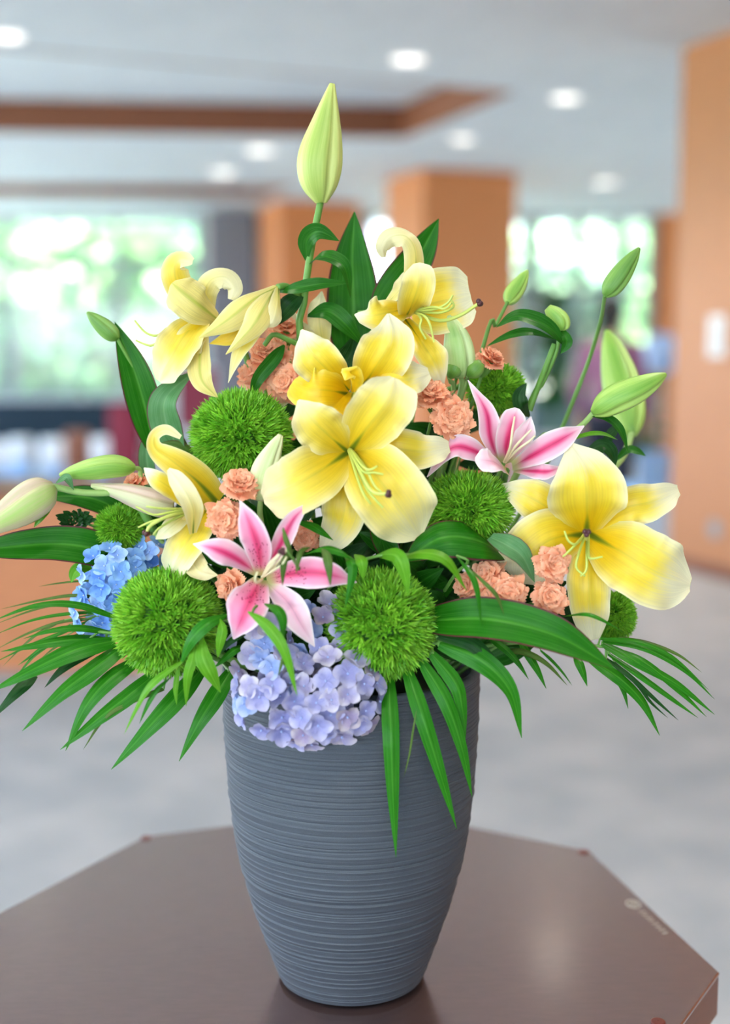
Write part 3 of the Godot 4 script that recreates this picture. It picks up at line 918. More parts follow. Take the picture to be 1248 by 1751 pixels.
# ---------------------------------------------------------------- round green dianthus heads
func build_balls() -> void:
	var tufts := []
	for q in 3:
		var v := PackedVector3Array()
		var uv := PackedVector2Array()
		var idx := PackedInt32Array()
		var r2 := RandomNumberGenerator.new()
		r2.seed = 300 + q
		for b in 7:
			var az := TAU * b / 7.0 + r2.randf_range(-0.3, 0.3)
			var sp := r2.randf_range(0.10, 0.42)
			var l := r2.randf_range(0.8, 1.15)
			var d := Vector3(cos(az) * sp, 1, sin(az) * sp).normalized()
			var s := Vector3(-sin(az), 0, cos(az))
			var o := Vector3(cos(az), 0, sin(az)) * 0.08
			var k := v.size()
			for e in [[0.0, 0.055], [0.45, 0.078], [0.8, 0.050], [1.0, 0.004]]:
				var c: Vector3 = o + d * (e[0] * l) + Vector3(cos(az), -0.4, sin(az)) * (0.12 * e[0] * e[0])
				v.append(c - s * e[1])
				v.append(c + s * e[1])
			for i in 3:
				var a := k + i * 2
				idx.append_array([a, a + 2, a + 1, a + 1, a + 2, a + 3])
		tufts.append(mk(v, uv, idx))
	var G := "round green dianthus heads"
	# x, y, dz, radius x, radius y, label
	var list := [
		[413, 745, 4, 90, 82, "fluffy green dianthus ball below the half open lily on the left"],
		[287, 1063, 11, 99, 99, "largest fluffy green dianthus ball at lower left above the palm leaves"],
		[652, 1068, 12, 100, 101, "fluffy green dianthus ball resting on the front rim of the vase"],
		[800, 868, 6, 82, 66, "fluffy green dianthus ball under the right pink lily"],
		[846, 664, -3, 52, 46, "small green dianthus ball behind the single peach bud at upper right"],
		[206, 903, 3, 47, 43, "small green dianthus ball above the blue hydrangea behind the broad leaf"],
		[1050, 1055, 2, 40, 46, "small green dianthus ball peeking from behind the right yellow lily"]]
	var i := 0
	for q in list:
		var c := W(q[0], q[1], q[2])
		var rx := px(q[3], q[2])
		var ry := px(q[4], q[2])
		var t := thing("green_dianthus", q[5], "flower", c, G)
		var L := minf(px(24, q[2]), rx * 0.36)
		part(t, "core", ball(1.0, c, Vector3(rx - L, ry - L, rx - L), 24), M.tuft_core)
		part(t, "stalk", tube([c, c + Vector3((vase_axis().x - c.x) * 0.4, -ry * 0.9, -0.03), Vector3(vase_axis().x + (c.x - vase_axis().x) * 0.3, W(600, 1150, 0).y, -VZ - 0.01)], 0.004, 0.004, 7, 8), M.stem)
		var count := int(1050.0 * rx / px(100)) + 200
		for k in 3:
			var mm := MultiMesh.new()
			mm.transform_format = MultiMesh.TRANSFORM_3D
			mm.use_colors = true
			mm.mesh = tufts[k]
			var n := count / 3
			mm.instance_count = n
			for j in n:
				var e := j * 3 + k
				var y := 1.0 - 2.0 * (e + 0.5) / (n * 3)
				var a := e * 2.39996 + rng.randf_range(-0.1, 0.1)
				var r := sqrt(1.0 - y * y)
				var d := Vector3(r * cos(a), y, r * sin(a))
				var clump := Vector3(sin(a * 7.0 + y * 9.0), cos(y * 13.0 + a * 3.0), sin(a * 5.0 - y * 11.0)) * 0.22
				var up := (d + clump + Vector3(rng.randfn(0, 0.14), rng.randfn(0, 0.14), rng.randfn(0, 0.14))).normalized()
				var sx := up.cross(Vector3(0.3, 0.5, 0.8)).normalized()
				var len_ := L * rng.randf_range(0.88, 1.22)
				var wd := L * 0.95
				var b := Basis(sx, up, sx.cross(up)).rotated(up, rng.randf_range(0, TAU)) * Basis.from_scale(Vector3(wd, len_, wd))
				mm.set_instance_transform(j, Transform3D(b, Vector3(d.x * (rx - L), d.y * (ry - L), d.z * (rx - L))))
				var g := rng.randf()
				mm.set_instance_color(j, Color(0.11, 0.42, 0.012).lerp(Color(0.36, 0.72, 0.05), g) * rng.randf_range(0.8, 1.1))
			var o := MultiMeshInstance3D.new()
			o.name = "bristles"
			o.multimesh = mm
			o.material_override = M.tuft
			t.add_child(o, true)
			o.set_meta("kind", "stuff")
		i += 1


# ---------------------------------------------------------------- hydrangeas
func build_hydrangeas() -> void:
	var petal := blade([Vector3.ZERO, Vector3(0.30, 0.05, 0), Vector3(0.66, 0.10, 0), Vector3(1.0, 0.08, 0)], 0.50, [0.2, 0.55, 0.86, 1.0, 1.04, 1.0, 0.88, 0.62, 0.15], Vector3(0, 1, 0), Vector3(0.1, 1, 0), {"nu": 8, "nv": 6, "cup": 0.22, "rib": 0.08, "ruf": 0.06})
	var petal2 := blade([Vector3.ZERO, Vector3(0.30, 0.10, 0), Vector3(0.66, 0.24, 0), Vector3(0.98, 0.38, 0)], 0.47, [0.2, 0.55, 0.86, 1.0, 1.04, 1.0, 0.88, 0.62, 0.15], Vector3(0, 1, 0), Vector3(-0.2, 1, 0), {"nu": 8, "nv": 6, "cup": 0.3, "rib": 0.1, "ruf": 0.1})
	var bead := ball(0.09, Vector3(0, 0.07, 0), Vector3.ONE, 8)
	# [label, blobs of [x, y, dz, radius px, florets], floret radius px, materials, bead]
	var list := [
		["blue hydrangea head at the left edge of the bouquet beside the lower left green ball", [[196, 994, 6, 58, 24], [170, 1046, 5, 44, 16], [222, 1010, 4, 60, 16], [200, 1010, 2, 56, 18], [256, 952, 4, 26, 6]], 20.0, ["blue0", "blue1", "blue2"], "bead_blue"],
		["pale lavender hydrangea head hanging over the front rim of the grey vase", [[470, 1110, 13, 74, 16], [480, 1190, 16, 76, 20], [575, 1190, 16, 76, 20], [560, 1095, 13, 64, 14], [530, 1215, 17, 60, 12], [618, 1172, 14.5, 34, 6]], 26.0, ["lav0", "lav1", "lav2", "lav0", "lav3"], "bead"]]
	for q in list:
		var b0: Array = q[1][0]
		var t := thing("hydrangea", q[0], "hydrangea", W(b0[0], b0[1], b0[2]), "hydrangea heads")
		var stem0 := W(b0[0], b0[1], b0[2] - 3)
		part(t, "stalk", tube([stem0, stem0.lerp(W(590, 1150, -2), 0.6) + Vector3(0, -0.01, 0), W(590, 1150, -3)], 0.004, 0.005, 7, 8), M.stem)
		var placed := []
		for bl in q[1]:
			var c := W(bl[0], bl[1], bl[2])
			var R := px(bl[3], bl[2])
			var n: int = bl[4]
			var made := 0
			var tries := 0
			while made < n and tries < 400:
				tries += 1
				var d := Vector3(rng.randfn(0, 1), rng.randfn(0.1, 1), absf(rng.randfn(0.25, 0.8))).normalized()
				var p := c + d * Vector3(R, R, R * 0.55)
				var fr := px(q[2], bl[2]) * rng.randf_range(0.85, 1.12)
				var ok := true
				for o in placed:
					if p.distance_to(o) < fr * 1.02:
						ok = false
						break
				if not ok:
					continue
				placed.append(p)
				made += 1
				var up := (d * Vector3(1, 1, 1.1) + Vector3(0, 0.1, 0.45) + Vector3(rng.randfn(0, 0.16), rng.randfn(0, 0.16), 0)).normalized()
				var sx := up.cross(Vector3(0.2, 0.9, 0.4)).normalized()
				var bs := Basis(sx, up, sx.cross(up)).rotated(up, rng.randf_range(0, TAU)).scaled_local(Vector3(fr, fr, fr))
				var f := MeshInstance3D.new()
				f.name = "floret"
				f.mesh = bead
				f.material_override = M[q[4]]
				f.transform = Transform3D(bs, p - t.position)
				t.add_child(f, true)
				var m: StandardMaterial3D = M[q[3][rng.randi() % q[3].size()]]
				var kind := petal if rng.randf() < 0.65 else petal2
				for a in 4:
					var pe := MeshInstance3D.new()
					pe.name = "petal"
					pe.mesh = kind
					pe.material_override = m
					pe.transform = Transform3D(Basis(Vector3.UP, a * PI / 2 + rng.randf_range(-0.12, 0.12)) * Basis(Vector3(0, 0, 1), rng.randf_range(-0.12, 0.15)), Vector3(0, 0.004 * a, 0))
					f.add_child(pe, true)


# ---------------------------------------------------------------- carnations
func build_carnations() -> void:
	var sheets := []
	for k in 5:
		sheets.append(blade([Vector3.ZERO, Vector3(0.32, 0.16, 0), Vector3(0.68, 0.24, 0.02 * k), Vector3(1.0, 0.20 - 0.03 * k, 0)], 0.58, FAN, Vector3(0, 1, 0), Vector3(0.35, 1, 0), {"nu": 10, "nv": 24, "cup": 0.16, "ruf": 0.17 + 0.02 * k, "rf": 1.4, "ph": k * 1.3, "notch": 0.16}))
	# x, y, dz, radius px, squash, facing, label
	var list := [
		[412, 826, 12, 33, v3(0.1, 0.8, 0.8), "peach carnation directly above the fullest peach one on the left, seen tilted upward"],
		[387, 887, 13, 37, v3(-0.1, 0.2, 1), "fullest peach carnation facing forward beside the left profile lily"],
		[392, 1003, 12, 30, v3(-0.7, 0.1, 0.8), "peach carnation between the lower left green ball and the freckled pink lily"],
		[738, 673, 7, 32, v3(-0.1, 0.9, 0.7), "peach carnation seen edge on under the lowest petal of the upper right lily"],
		[774, 714, 8, 36, v3(0.1, 0.3, 1), "round peach carnation facing forward left of the right pink lily"],
		[842, 613, 2, 27, v3(0.5, 0.9, 0.4), "half open peach carnation on top of the small upper right green ball"],
		[947, 966, 13, 31, v3(0.2, 0.2, 1), "upper peach carnation of the stacked pair overlapping the right yellow lily"],
		[942, 1022, 13, 31, v3(0.1, 0.3, 1), "lower peach carnation of the stacked pair overlapping the right yellow lily"],
		[866, 1016, 13, 37, v3(-0.1, 0.3, 1), "peach carnation just above the long broad leaf at lower right"],
		[834, 985, 11, 33, v3(-0.5, 0.5, 0.8), "peach carnation tucked under the rolled broad leaf at lower right"],
		[458, 605, 0, 36, v3(-0.1, 0.8, 0.7), "peach carnation left of the tall stalk above the upper green ball"],
		[490, 560, -1, 26, v3(0, 0.9, 0.5), "peach carnation half hidden beside the tall stalk near its left branch"],
		[432, 640, -1, 30, v3(-0.4, 0.4, 0.9), "peach carnation shaded under the half open lily behind the green ball"],
		[492, 652, 1, 34, v3(-0.2, 0.2, 1), "peach carnation squeezed between the green ball and the golden lily"],
		[771, 614, 1, 22, v3(-0.5, 0.8, 0.6), "small peach carnation behind the pale hanging bud at upper right"],
		[230, 824, 4, 22, v3(-0.4, 0.8, 0.6), "small peach carnation behind the green bud at far left"],
		[522, 918, 8, 26, v3(0.2, 0, 1), "peach carnation in the shade under the largest central lily"],
		[880, 938, 8, 24, v3(0, 0.6, 0.9), "peach carnation just left of the right yellow lily above the rolled leaf"],
		[795, 1000, 10, 24, v3(-0.6, 0.3, 0.8), "small peach carnation in the dark gap right of the front green ball"]]
	for q in list:
		var c := W(q[0], q[1], q[2])
		var R := px(q[3], q[2])
		var f: Vector3 = (q[4] as Vector3).normalized()
		var t := thing("carnation", q[5], "carnation", c, "peach carnations")
		var sx := f.cross(Vector3(0.2, 0.3, -0.9)).normalized()
		var B := Basis(sx, f, sx.cross(f))
		var ring := 0
		for l in [[8, 1.0, -0.08, 0.0], [8, 0.90, 0.30, 0.16], [8, 0.76, 0.62, 0.28], [7, 0.62, 0.92, 0.34], [6, 0.48, 1.18, 0.38], [4, 0.36, 1.38, 0.42]]:
			for k in l[0]:
				var a: float = TAU * k / l[0] + ring * 0.5 + rng.randf_range(-0.15, 0.15)
				var s: float = R * l[1] * rng.randf_range(0.9, 1.08)
				var bs := B * Basis(Vector3.UP, a) * Basis(Vector3(0, 0, 1), l[2] + rng.randf_range(-0.12, 0.12)) * Basis(Vector3(1, 0, 0), rng.randf_range(-0.15, 0.15)) * Basis.from_scale(Vector3(s, s, s))
				var p := MeshInstance3D.new()
				p.name = "petal"
				p.mesh = sheets[rng.randi() % 5]
				p.material_override = M["peach%d" % (rng.randi() % 3)]
				p.transform = Transform3D(bs, f * (R * (l[3] - 0.42)))
				t.add_child(p, true)
			ring += 1
		var b0: Vector3 = c - f * R * 0.42
		part(t, "calyx", sweep([b0 - f * R * 1.0, b0 - f * R * 0.5, b0 + f * R * 0.12], R * 0.34, [0.35, 0.8, 1.0, 1.05], 10, 8), M.stem)
		var foot := Vector3(lerpf(b0.x, vase_axis().x, 0.7), W(600, 1140, 0).y, -VZ - 0.01)
		part(t, "stalk", tube([b0 - f * R * 0.95, (b0 - f * R * 1.2).lerp(foot, 0.25) + Vector3(0, 0, -0.02), foot], 0.002, 0.0022, 6, 10), M.stem)


# ---------------------------------------------------------------- buds
func bud(label: String, a: Array, w: float, m: String, stem: Array, group := "lily buds", prof := BUD, sm := "stem") -> Node3D:
	var p := pts(a)
	var t := thing("lily_bud", label, "flower bud", p[0], group)
	part(t, "bud", sweep(p, px(w, a[2]), prof, 48, 28, 0.20, 3, 0.9), M[m])
	if stem.size():
		part(t, "stalk", tube(pts(stem), px(minf(5.8, w * 0.19), a[2]), px(minf(6.4, w * 0.25), a[2]), 8, 18), M[sm])
	return t


func leaf_on(t: Node3D, a: Array, w: float, m: String, n0: Vector3, n1: Vector3, prof := LEAF, o := {}) -> void:
	var d := {"cup": 0.18, "rib": 0.10, "ruf": 0.05, "nu": 22, "nv": 8}
	d.merge(o, true)
	part(t, "leaf", blade(pts(a), px(w, a[2]), prof, n0.normalized(), n1.normalized(), d), M[m])


func build_buds() -> void:
	var tall := bud("tall upright pale green lily bud on the highest stalk of the bouquet", [549, 347, 0, 546, 285, 0, 556, 220, 0, 568, 143, 0], 38, "bud_light", [548, 345, 0, 538, 395, 0, 528, 450, 0, 519, 520, 0, 514, 590, 0, 560, 900, -3, 590, 1130, -4], "lily buds", [0.26, 0.72, 0.94, 1.0, 0.93, 0.78, 0.58, 0.36, 0.12])
	part(tall, "branch", tube(pts([514, 590, 0, 494, 582, 1, 468, 572, 1.5, 452, 590, 1]), px(5), px(4), 8, 10), M.stem)
	leaf_on(tall, [524, 446, 0, 524, 412, 1, 545, 396, 2, 580, 412, 1.5], 16, "lily_leaf", v3(-0.4, -0.3, 1), v3(0, 0.2, 1))
	leaf_on(tall, [528, 452, 0, 552, 438, 2, 588, 455, 2.5, 600, 510, 2], 15, "lily_leaf", v3(0, 0.8, 0.7), v3(0.7, 0.1, 0.8))
	leaf_on(tall, [476, 499, 1, 510, 492, 3, 550, 485, 3, 596, 484, 2], 12, "lily_leaf", v3(0, 0.4, 1), v3(0, 0.5, 1))
	leaf_on(tall, [518, 502, 0, 500, 516, 1, 485, 535, 1, 466, 560, 1], 17, "dark_leaf", v3(-0.2, 0.2, 1), v3(-0.2, 0, 1))
	leaf_on(tall, [526, 540, 0, 560, 532, 1.5, 592, 556, 2, 622, 592, 1], 18, "lily_leaf", v3(0, 0.5, 0.8), v3(0.2, 0.2, 1))
	leaf_on(tall, [486, 590, 1, 470, 612, 2, 440, 650, 2.5, 430, 690, 2], 12, "lily_leaf", v3(0.3, 0.2, 1), v3(0.3, 0.2, 1))
	bud("long pinkish green lily bud leaning out past the left picture edge", [92, 832, 8, 62, 850, 9, 22, 876, 10, -40, 912, 11], 34, "bud_pink", [90, 832, 8, 140, 842, 7, 190, 842, 6, 222, 832, 5], "lily buds", BUD, "stem_pale")
	var b3 := bud("plump green lily bud lying level above the pink bud on the left", [230, 800, 5, 195, 797, 6, 150, 803, 6.5, 102, 812, 6], 20, "bud", [228, 800, 5, 240, 806, 4, 238, 850, 4, 262, 905, 4, 400, 1100, -1], "lily buds", BUD, "stem_pale")
	part(b3, "branch", tube(pts([222, 834, 5, 236, 858, 5, 250, 884, 5, 262, 905, 4]), px(7), px(8), 8, 8), M.stem)
	leaf_on(b3, [90, 836, 8, 82, 862, 8.5, 72, 880, 8.5, 58, 902, 8], 11, "fresh", v3(-0.2, 0.2, 1), v3(-0.4, 0.2, 1))
	leaf_on(b3, [96, 826, 8, 112, 816, 8.5, 118, 822, 8.5, 126, 838, 8], 7, "cordy_grey", v3(0, 0.4, 1), v3(0.2, 0.4, 1))
	bud("small dark green lily bud at the tip of the upper left side", [202, 580, 1, 188, 568, 1, 170, 552, 1, 149, 534, 1], 15, "bud_dark", [200, 578, 1, 232, 640, 0, 262, 720, -1, 420, 1050, -3])
	bud("slender rose tinted lily bud behind the left profile lily", [292, 866, 5, 255, 856, 6, 210, 842, 6, 156, 830, 5.5], 23, "bud_rose", [290, 866, 5, 330, 900, 2, 480, 1090, -2], "lily buds", [0.9, 1.0, 1.0, 0.97, 0.88, 0.74, 0.56, 0.38, 0.14], "stem_pale")
	bud("cream white lily bud standing between the upper green ball and the central lily", [446, 850, 10, 452, 812, 11, 464, 778, 11.5, 480, 744, 11], 25, "bud_cream", [446, 848, 10, 446, 890, 9, 470, 980, 5, 540, 1120, 0], "lily buds", [0.7, 0.95, 1.0, 0.98, 0.9, 0.76, 0.6, 0.42, 0.2], "stem_pale")
	bud("small green lily bud highest on the right side on a thin stem", [1034, 506, 2, 1050, 486, 2, 1070, 458, 2, 1093, 424, 2], 18, "bud_dark", [1034, 506, 2, 1024, 560, -6, 990, 660, -10, 900, 860, -8, 720, 1130, -4])
	var b8 := bud("large green lily bud pointing right over the blurred one at far right", [1014, 706, 6, 1050, 684, 7, 1094, 664, 7, 1138, 640, 6], 25, "bud", [1016, 704, 6, 996, 726, 5, 968, 745, 4, 900, 780, 0, 740, 1120, -3], "lily buds", BUD, "stem_pale")
	leaf_on(b8, [1012, 712, 6, 1040, 716, 6.5, 1062, 738, 6.5, 1074, 776, 6], 10, "lily_leaf", v3(0, 0.8, 0.6), v3(0.6, 0.2, 0.8))
	leaf_on(b8, [960, 758, 4, 1000, 744, 5, 1030, 742, 5, 1056, 752, 5], 6, "fresh", v3(0, 0.8, 0.6), v3(0, 0.8, 0.6))
	leaf_on(b8, [1002, 772, 5, 1030, 762, 5, 1046, 775, 5, 1052, 800, 5], 14, "dark_leaf", v3(0, 0.6, 0.8), v3(0.5, 0.2, 0.8))
	var b9 := bud("tall soft green lily bud behind the large one at far right", [1080, 742, -16, 1070, 690, -20, 1056, 630, -24, 1038, 566, -28], 34, "bud", [1080, 740, -16, 1068, 775, -12, 1040, 810, -4, 960, 900, -3, 740, 1130, -4], "lily buds", BUD, "stem_pale")
	leaf_on(b9, [1050, 790, -4, 1072, 770, -3, 1090, 772, -3, 1104, 780, -3], 8, "lily_leaf", v3(0, 0.6, 0.8), v3(0, 0.6, 0.8))
	leaf_on(b9, [1020, 790, -3, 1040, 750, -2, 1050, 735, -2, 1056, 720, -2], 9, "dark_leaf", v3(-0.4, 0.2, 0.8), v3(-0.4, 0.2, 0.8))
	bud("slim bright green lily bud on a straight stem in front of the wood pillar", [868, 518, -4, 876, 504, -5, 888, 486, -5.5, 902, 462, -6], 15, "bud", [868, 516, -4, 848, 556, -3, 824, 600, -2, 700, 1120, -4])
	var b11 := bud("short bright green lily bud above the forked stems on the upper right", [958, 566, 1, 958, 552, 1, 950, 540, 1, 936, 526, 1], 17, "bud", [958, 562, 1, 950, 605, 1, 925, 660, 0, 895, 712, -1, 720, 1130, -3], "lily buds", [0.45, 0.8, 0.95, 1.0, 1.0, 0.95, 0.85, 0.65, 0.4])
	part(b11, "branch", tube(pts([948, 588, 1, 932, 630, 1, 916, 672, 0, 905, 702, 0]), px(4.5), px(5), 8, 10), M.stem)
	leaf_on(b11, [968, 592, 1.5, 935, 556, 3, 885, 540, 3.5, 848, 560, 3], 14, "lily_leaf", v3(-0.2, 0.5, 0.9), v3(-0.3, 0.6, 0.8))
	leaf_on(b11, [948, 580, 1, 908, 568, 2, 870, 574, 2.5, 832, 592, 2], 9, "lily_leaf", v3(0, 0.7, 0.8), v3(0, 0.7, 0.8))
	leaf_on(b11, [905, 712, 0, 892, 695, 2, 888, 675, 2, 900, 655, 2], 13, "dark_leaf", v3(0, 0.2, 1), v3(0, 0.2, 1))
	leaf_on(b11, [960, 560, 1, 968, 578, 2, 968, 590, 2, 958, 605, 2], 10, "lily_leaf", v3(0.3, 0.3, 1), v3(0.3, 0.3, 1))
	bud("pale green lily bud hanging under the upper right lily bloom", [788, 642, 2, 786, 610, 3, 780, 575, 3, 768, 540, 2.5], 26, "bud_pale", [788, 640, 2, 786, 680, 0, 740, 860, -3, 640, 1130, -4], "lily buds", [0.5, 0.85, 0.98, 1.0, 0.96, 0.86, 0.7, 0.5, 0.25], "stem_pale")
	# carnation buds, still green
	for q in [[784, 634, 3, 800, 644, 824, 620, "green carnation bud left of the half open peach carnation"], [766, 650, 3, 768, 646, 786, 616, "green carnation bud beside the pale hanging lily bud"]]:
		var a := W(q[3], q[4], q[2])
		var b := W(q[5], q[6], q[2] + 0.5)
		var t := thing("carnation_bud", q[7], "flower bud", a)
		part(t, "bud", sweep([a, a.lerp(b, 0.5), b], px(15), [0.3, 0.85, 1.0, 0.85, 0.45], 14, 12, 0.08, 5), M.bud_dark)
		part(t, "stalk", tube([a, W(q[0], q[1] + 60, 0), W(650, 1130, -3)], px(4), px(4), 7, 8), M.stem_pale)


# ---------------------------------------------------------------- broad leaves, palm fronds, sprigs, filler
func broad(label: String, a: Array, w: float, m: String, n0: Vector3, n1: Vector3, root: Array, prof := CORDY, o := {}) -> Node3D:
	var p := pts(a)
	var t := thing("broad_leaf", label, "leaf", p[0], "broad purple edged leaves")
	var d := {"cup": 0.16, "rib": 0.09, "ruf": 0.04, "nu": 30, "nv": 12}
	d.merge(o, true)
	part(t, "blade", blade(p, px(w, a[2]), prof, n0.normalized(), n1.normalized(), d), M[m])
	if root.size():
		part(t, "stalk", tube(pts(root), px(4), px(6), 7, 10), M.stem)
	return t


func build_leaves() -> void:
	broad("tall upright broad leaf rising behind the central lilies with a purple edge", [604, 610, -5, 604, 540, -5, 602, 450, -5.5, 606, 362, -6], 45, "cordy", v3(0, 0.1, 1), v3(0, 0.2, 1), [604, 600, -5, 604, 850, -5, 598, 1130, -5], [0.6, 0.82, 0.97, 1.0, 0.95, 0.82, 0.6, 0.33, 0.02])
	broad("upright broad leaf behind the curled petal of the upper right lily", [640, 545, -3, 672, 500, -3.5, 715, 440, -4, 750, 374, -4.5], 32, "cordy", v3(-0.3, 0.1, 1), v3(0.4, 0.2, 1), [640, 540, -3, 620, 800, -4, 600, 1130, -5], [0.5, 0.7, 0.9, 1.0, 1.0, 0.9, 0.72, 0.42, 0.02])
	broad("pointed broad leaf at the upper left with its tip beside the small dark bud", [262, 764, -1, 247, 695, 0, 226, 625, 0.5, 196, 550, 0], 29, "cordy", v3(0.1, 0.1, 1), v3(0.3, 0.2, 1), [262, 760, -1, 340, 900, -3, 520, 1130, -4])
	broad("grey green broad leaf folded downward under the upper left lily", [304, 766, 1, 282, 720, 2, 284, 678, 2.5, 332, 634, 1], 27, "cordy_grey", v3(-0.2, 0.1, 1), v3(-0.1, 0.5, 0.9), [304, 764, 1, 380, 900, -2, 530, 1130, -4], [0.5, 0.8, 1.0, 1.05, 1.0, 0.9, 0.7, 0.4, 0.02])
	broad("narrow upright leaf at the left behind the curled lily petal", [262, 850, -1, 252, 800, -1, 250, 765, -1, 254, 735, -1], 14, "cordy_grey", v3(0, 0, 1), v3(0, 0.2, 1), [])
	broad("dark broad leaf leaning left behind the upper green ball", [330, 800, 0, 312, 775, 0.5, 296, 740, 1, 282, 690, 1], 17, "cordy", v3(-0.3, 0.2, 1), v3(-0.2, 0.1, 1), [330, 800, 0, 420, 950, -2, 540, 1130, -4])
	broad("large level broad leaf reaching past the left picture edge", [232, 962, 3, 160, 938, 5, 80, 930, 6.5, -50, 942, 8], 32, "cordy", v3(0, 0.5, 1), v3(0, 0.4, 1), [232, 960, 3, 330, 1000, 1, 480, 1110, -1], [0.3, 0.68, 0.93, 1.0, 1.0, 0.96, 0.85, 0.6, 0.02])
	broad("broad leaf behind the leaning pink bud on the left", [212, 880, 1, 175, 858, 2, 130, 848, 2.5, 72, 850, 3], 22, "cordy", v3(0, 0.4, 1), v3(0, 0.4, 1), [212, 880, 1, 330, 960, -1, 500, 1110, -3])
	broad("small dull green leaf curling below the large level leaf on the left", [156, 968, 5, 136, 972, 6, 126, 982, 6, 122, 996, 6], 11, "fresh", v3(0.2, 0.3, 1), v3(-0.2, 0.1, 1), [])
	broad("rolled broad leaf with grey purple edge under the central lily", [866, 948, 8, 815, 922, 12, 752, 920, 13, 690, 960, 11.5], 36, "cordy", v3(0, 0.9, 0.7), v3(0.1, 0.35, 1), [866, 948, 8, 820, 1010, 4, 720, 1120, 0], [0.3, 0.68, 0.93, 1.0, 1.0, 0.95, 0.8, 0.5, 0.02], {"cup": -0.3})
	broad("grey green leaf underside hanging beside the rolled leaf above the peach carnations", [838, 918, 11, 868, 932, 12.5, 894, 952, 12.5, 914, 996, 11.5], 21, "cordy_grey", v3(0.3, 0.5, 0.9), v3(0.4, 0, 1), [])
	broad("long broad leaf sweeping right above the rim of the vase", [742, 1060, 13, 838, 1058, 17, 950, 1086, 18, 1052, 1144, 17.5], 36, "cordy", v3(0, 0.45, 1), v3(0.2, 0.5, 1), [742, 1060, 13, 720, 1100, 8, 690, 1140, 2], [0.7, 0.9, 1.0, 1.03, 1.0, 0.92, 0.74, 0.42, 0.01])
	broad("dark broad leaf tip peeking between the golden lily and the upright leaf", [570, 640, -1, 588, 622, 0, 600, 600, 0, 606, 572, -0.5], 20, "dark_leaf", v3(0, 0, 1), v3(0.2, 0.2, 1), [])
	broad("dark broad leaf hanging in the gap below the central lily", [640, 890, 6, 655, 920, 7, 668, 950, 7.5, 672, 985, 7], 20, "cordy", v3(0, 0.3, 1), v3(0, 0, 1), [])
	broad("dull green broad leaf standing left of the upper green ball", [346, 810, 0, 322, 780, 1, 300, 764, 1.5, 272, 758, 1.5], 14, "dull", v3(0, 0.4, 1), v3(0, 0.4, 1), [])


func frond(called: String, label: String, category: String, rachis: Array, leaflets: Array) -> Node3D:
	var t := thing(called, label, category, W(rachis[0], rachis[1], rachis[2]), "palm fronds")
	var rp := pts(rachis)
	var wood := [tube(rp, px(4.5), px(2.5), 7, 12)]
	for q in leaflets:            # each leaflet hangs on the stem by a short stalk
		var b := W(q[1][0], q[1][1], q[1][2])
		var near: Vector3 = rp[0]
		for i in 33:
			var c := cat(rp, i / 32.0)
			if c.distance_to(b) < near.distance_to(b):
				near = c
		if near.distance_to(b) > 0.004:
			wood.append(tube([near, near.lerp(b, 0.5), b], px(2.0), px(q[0] * 0.3), 6, 4))
	part(t, "stem", join(wood), M.stem)
	var k := 0
	for q in leaflets:
		var m: String = q[2] if q.size() > 2 else "palm"
		var n: Vector3 = q[3] if q.size() > 3 else v3(0.05 * ((k % 3) - 1), 0.75, 0.8)
		part(t, "leaflet", blade(pts(q[1]), px(q[0], q[1][2]), PALM, n.normalized(), (n + v3(0, -0.2, 0.2)).normalized(), {"cup": -0.10, "rib": -0.16, "ruf": 0.03, "nu": 20, "nv": 6}), M[m])
		k += 1
	return t


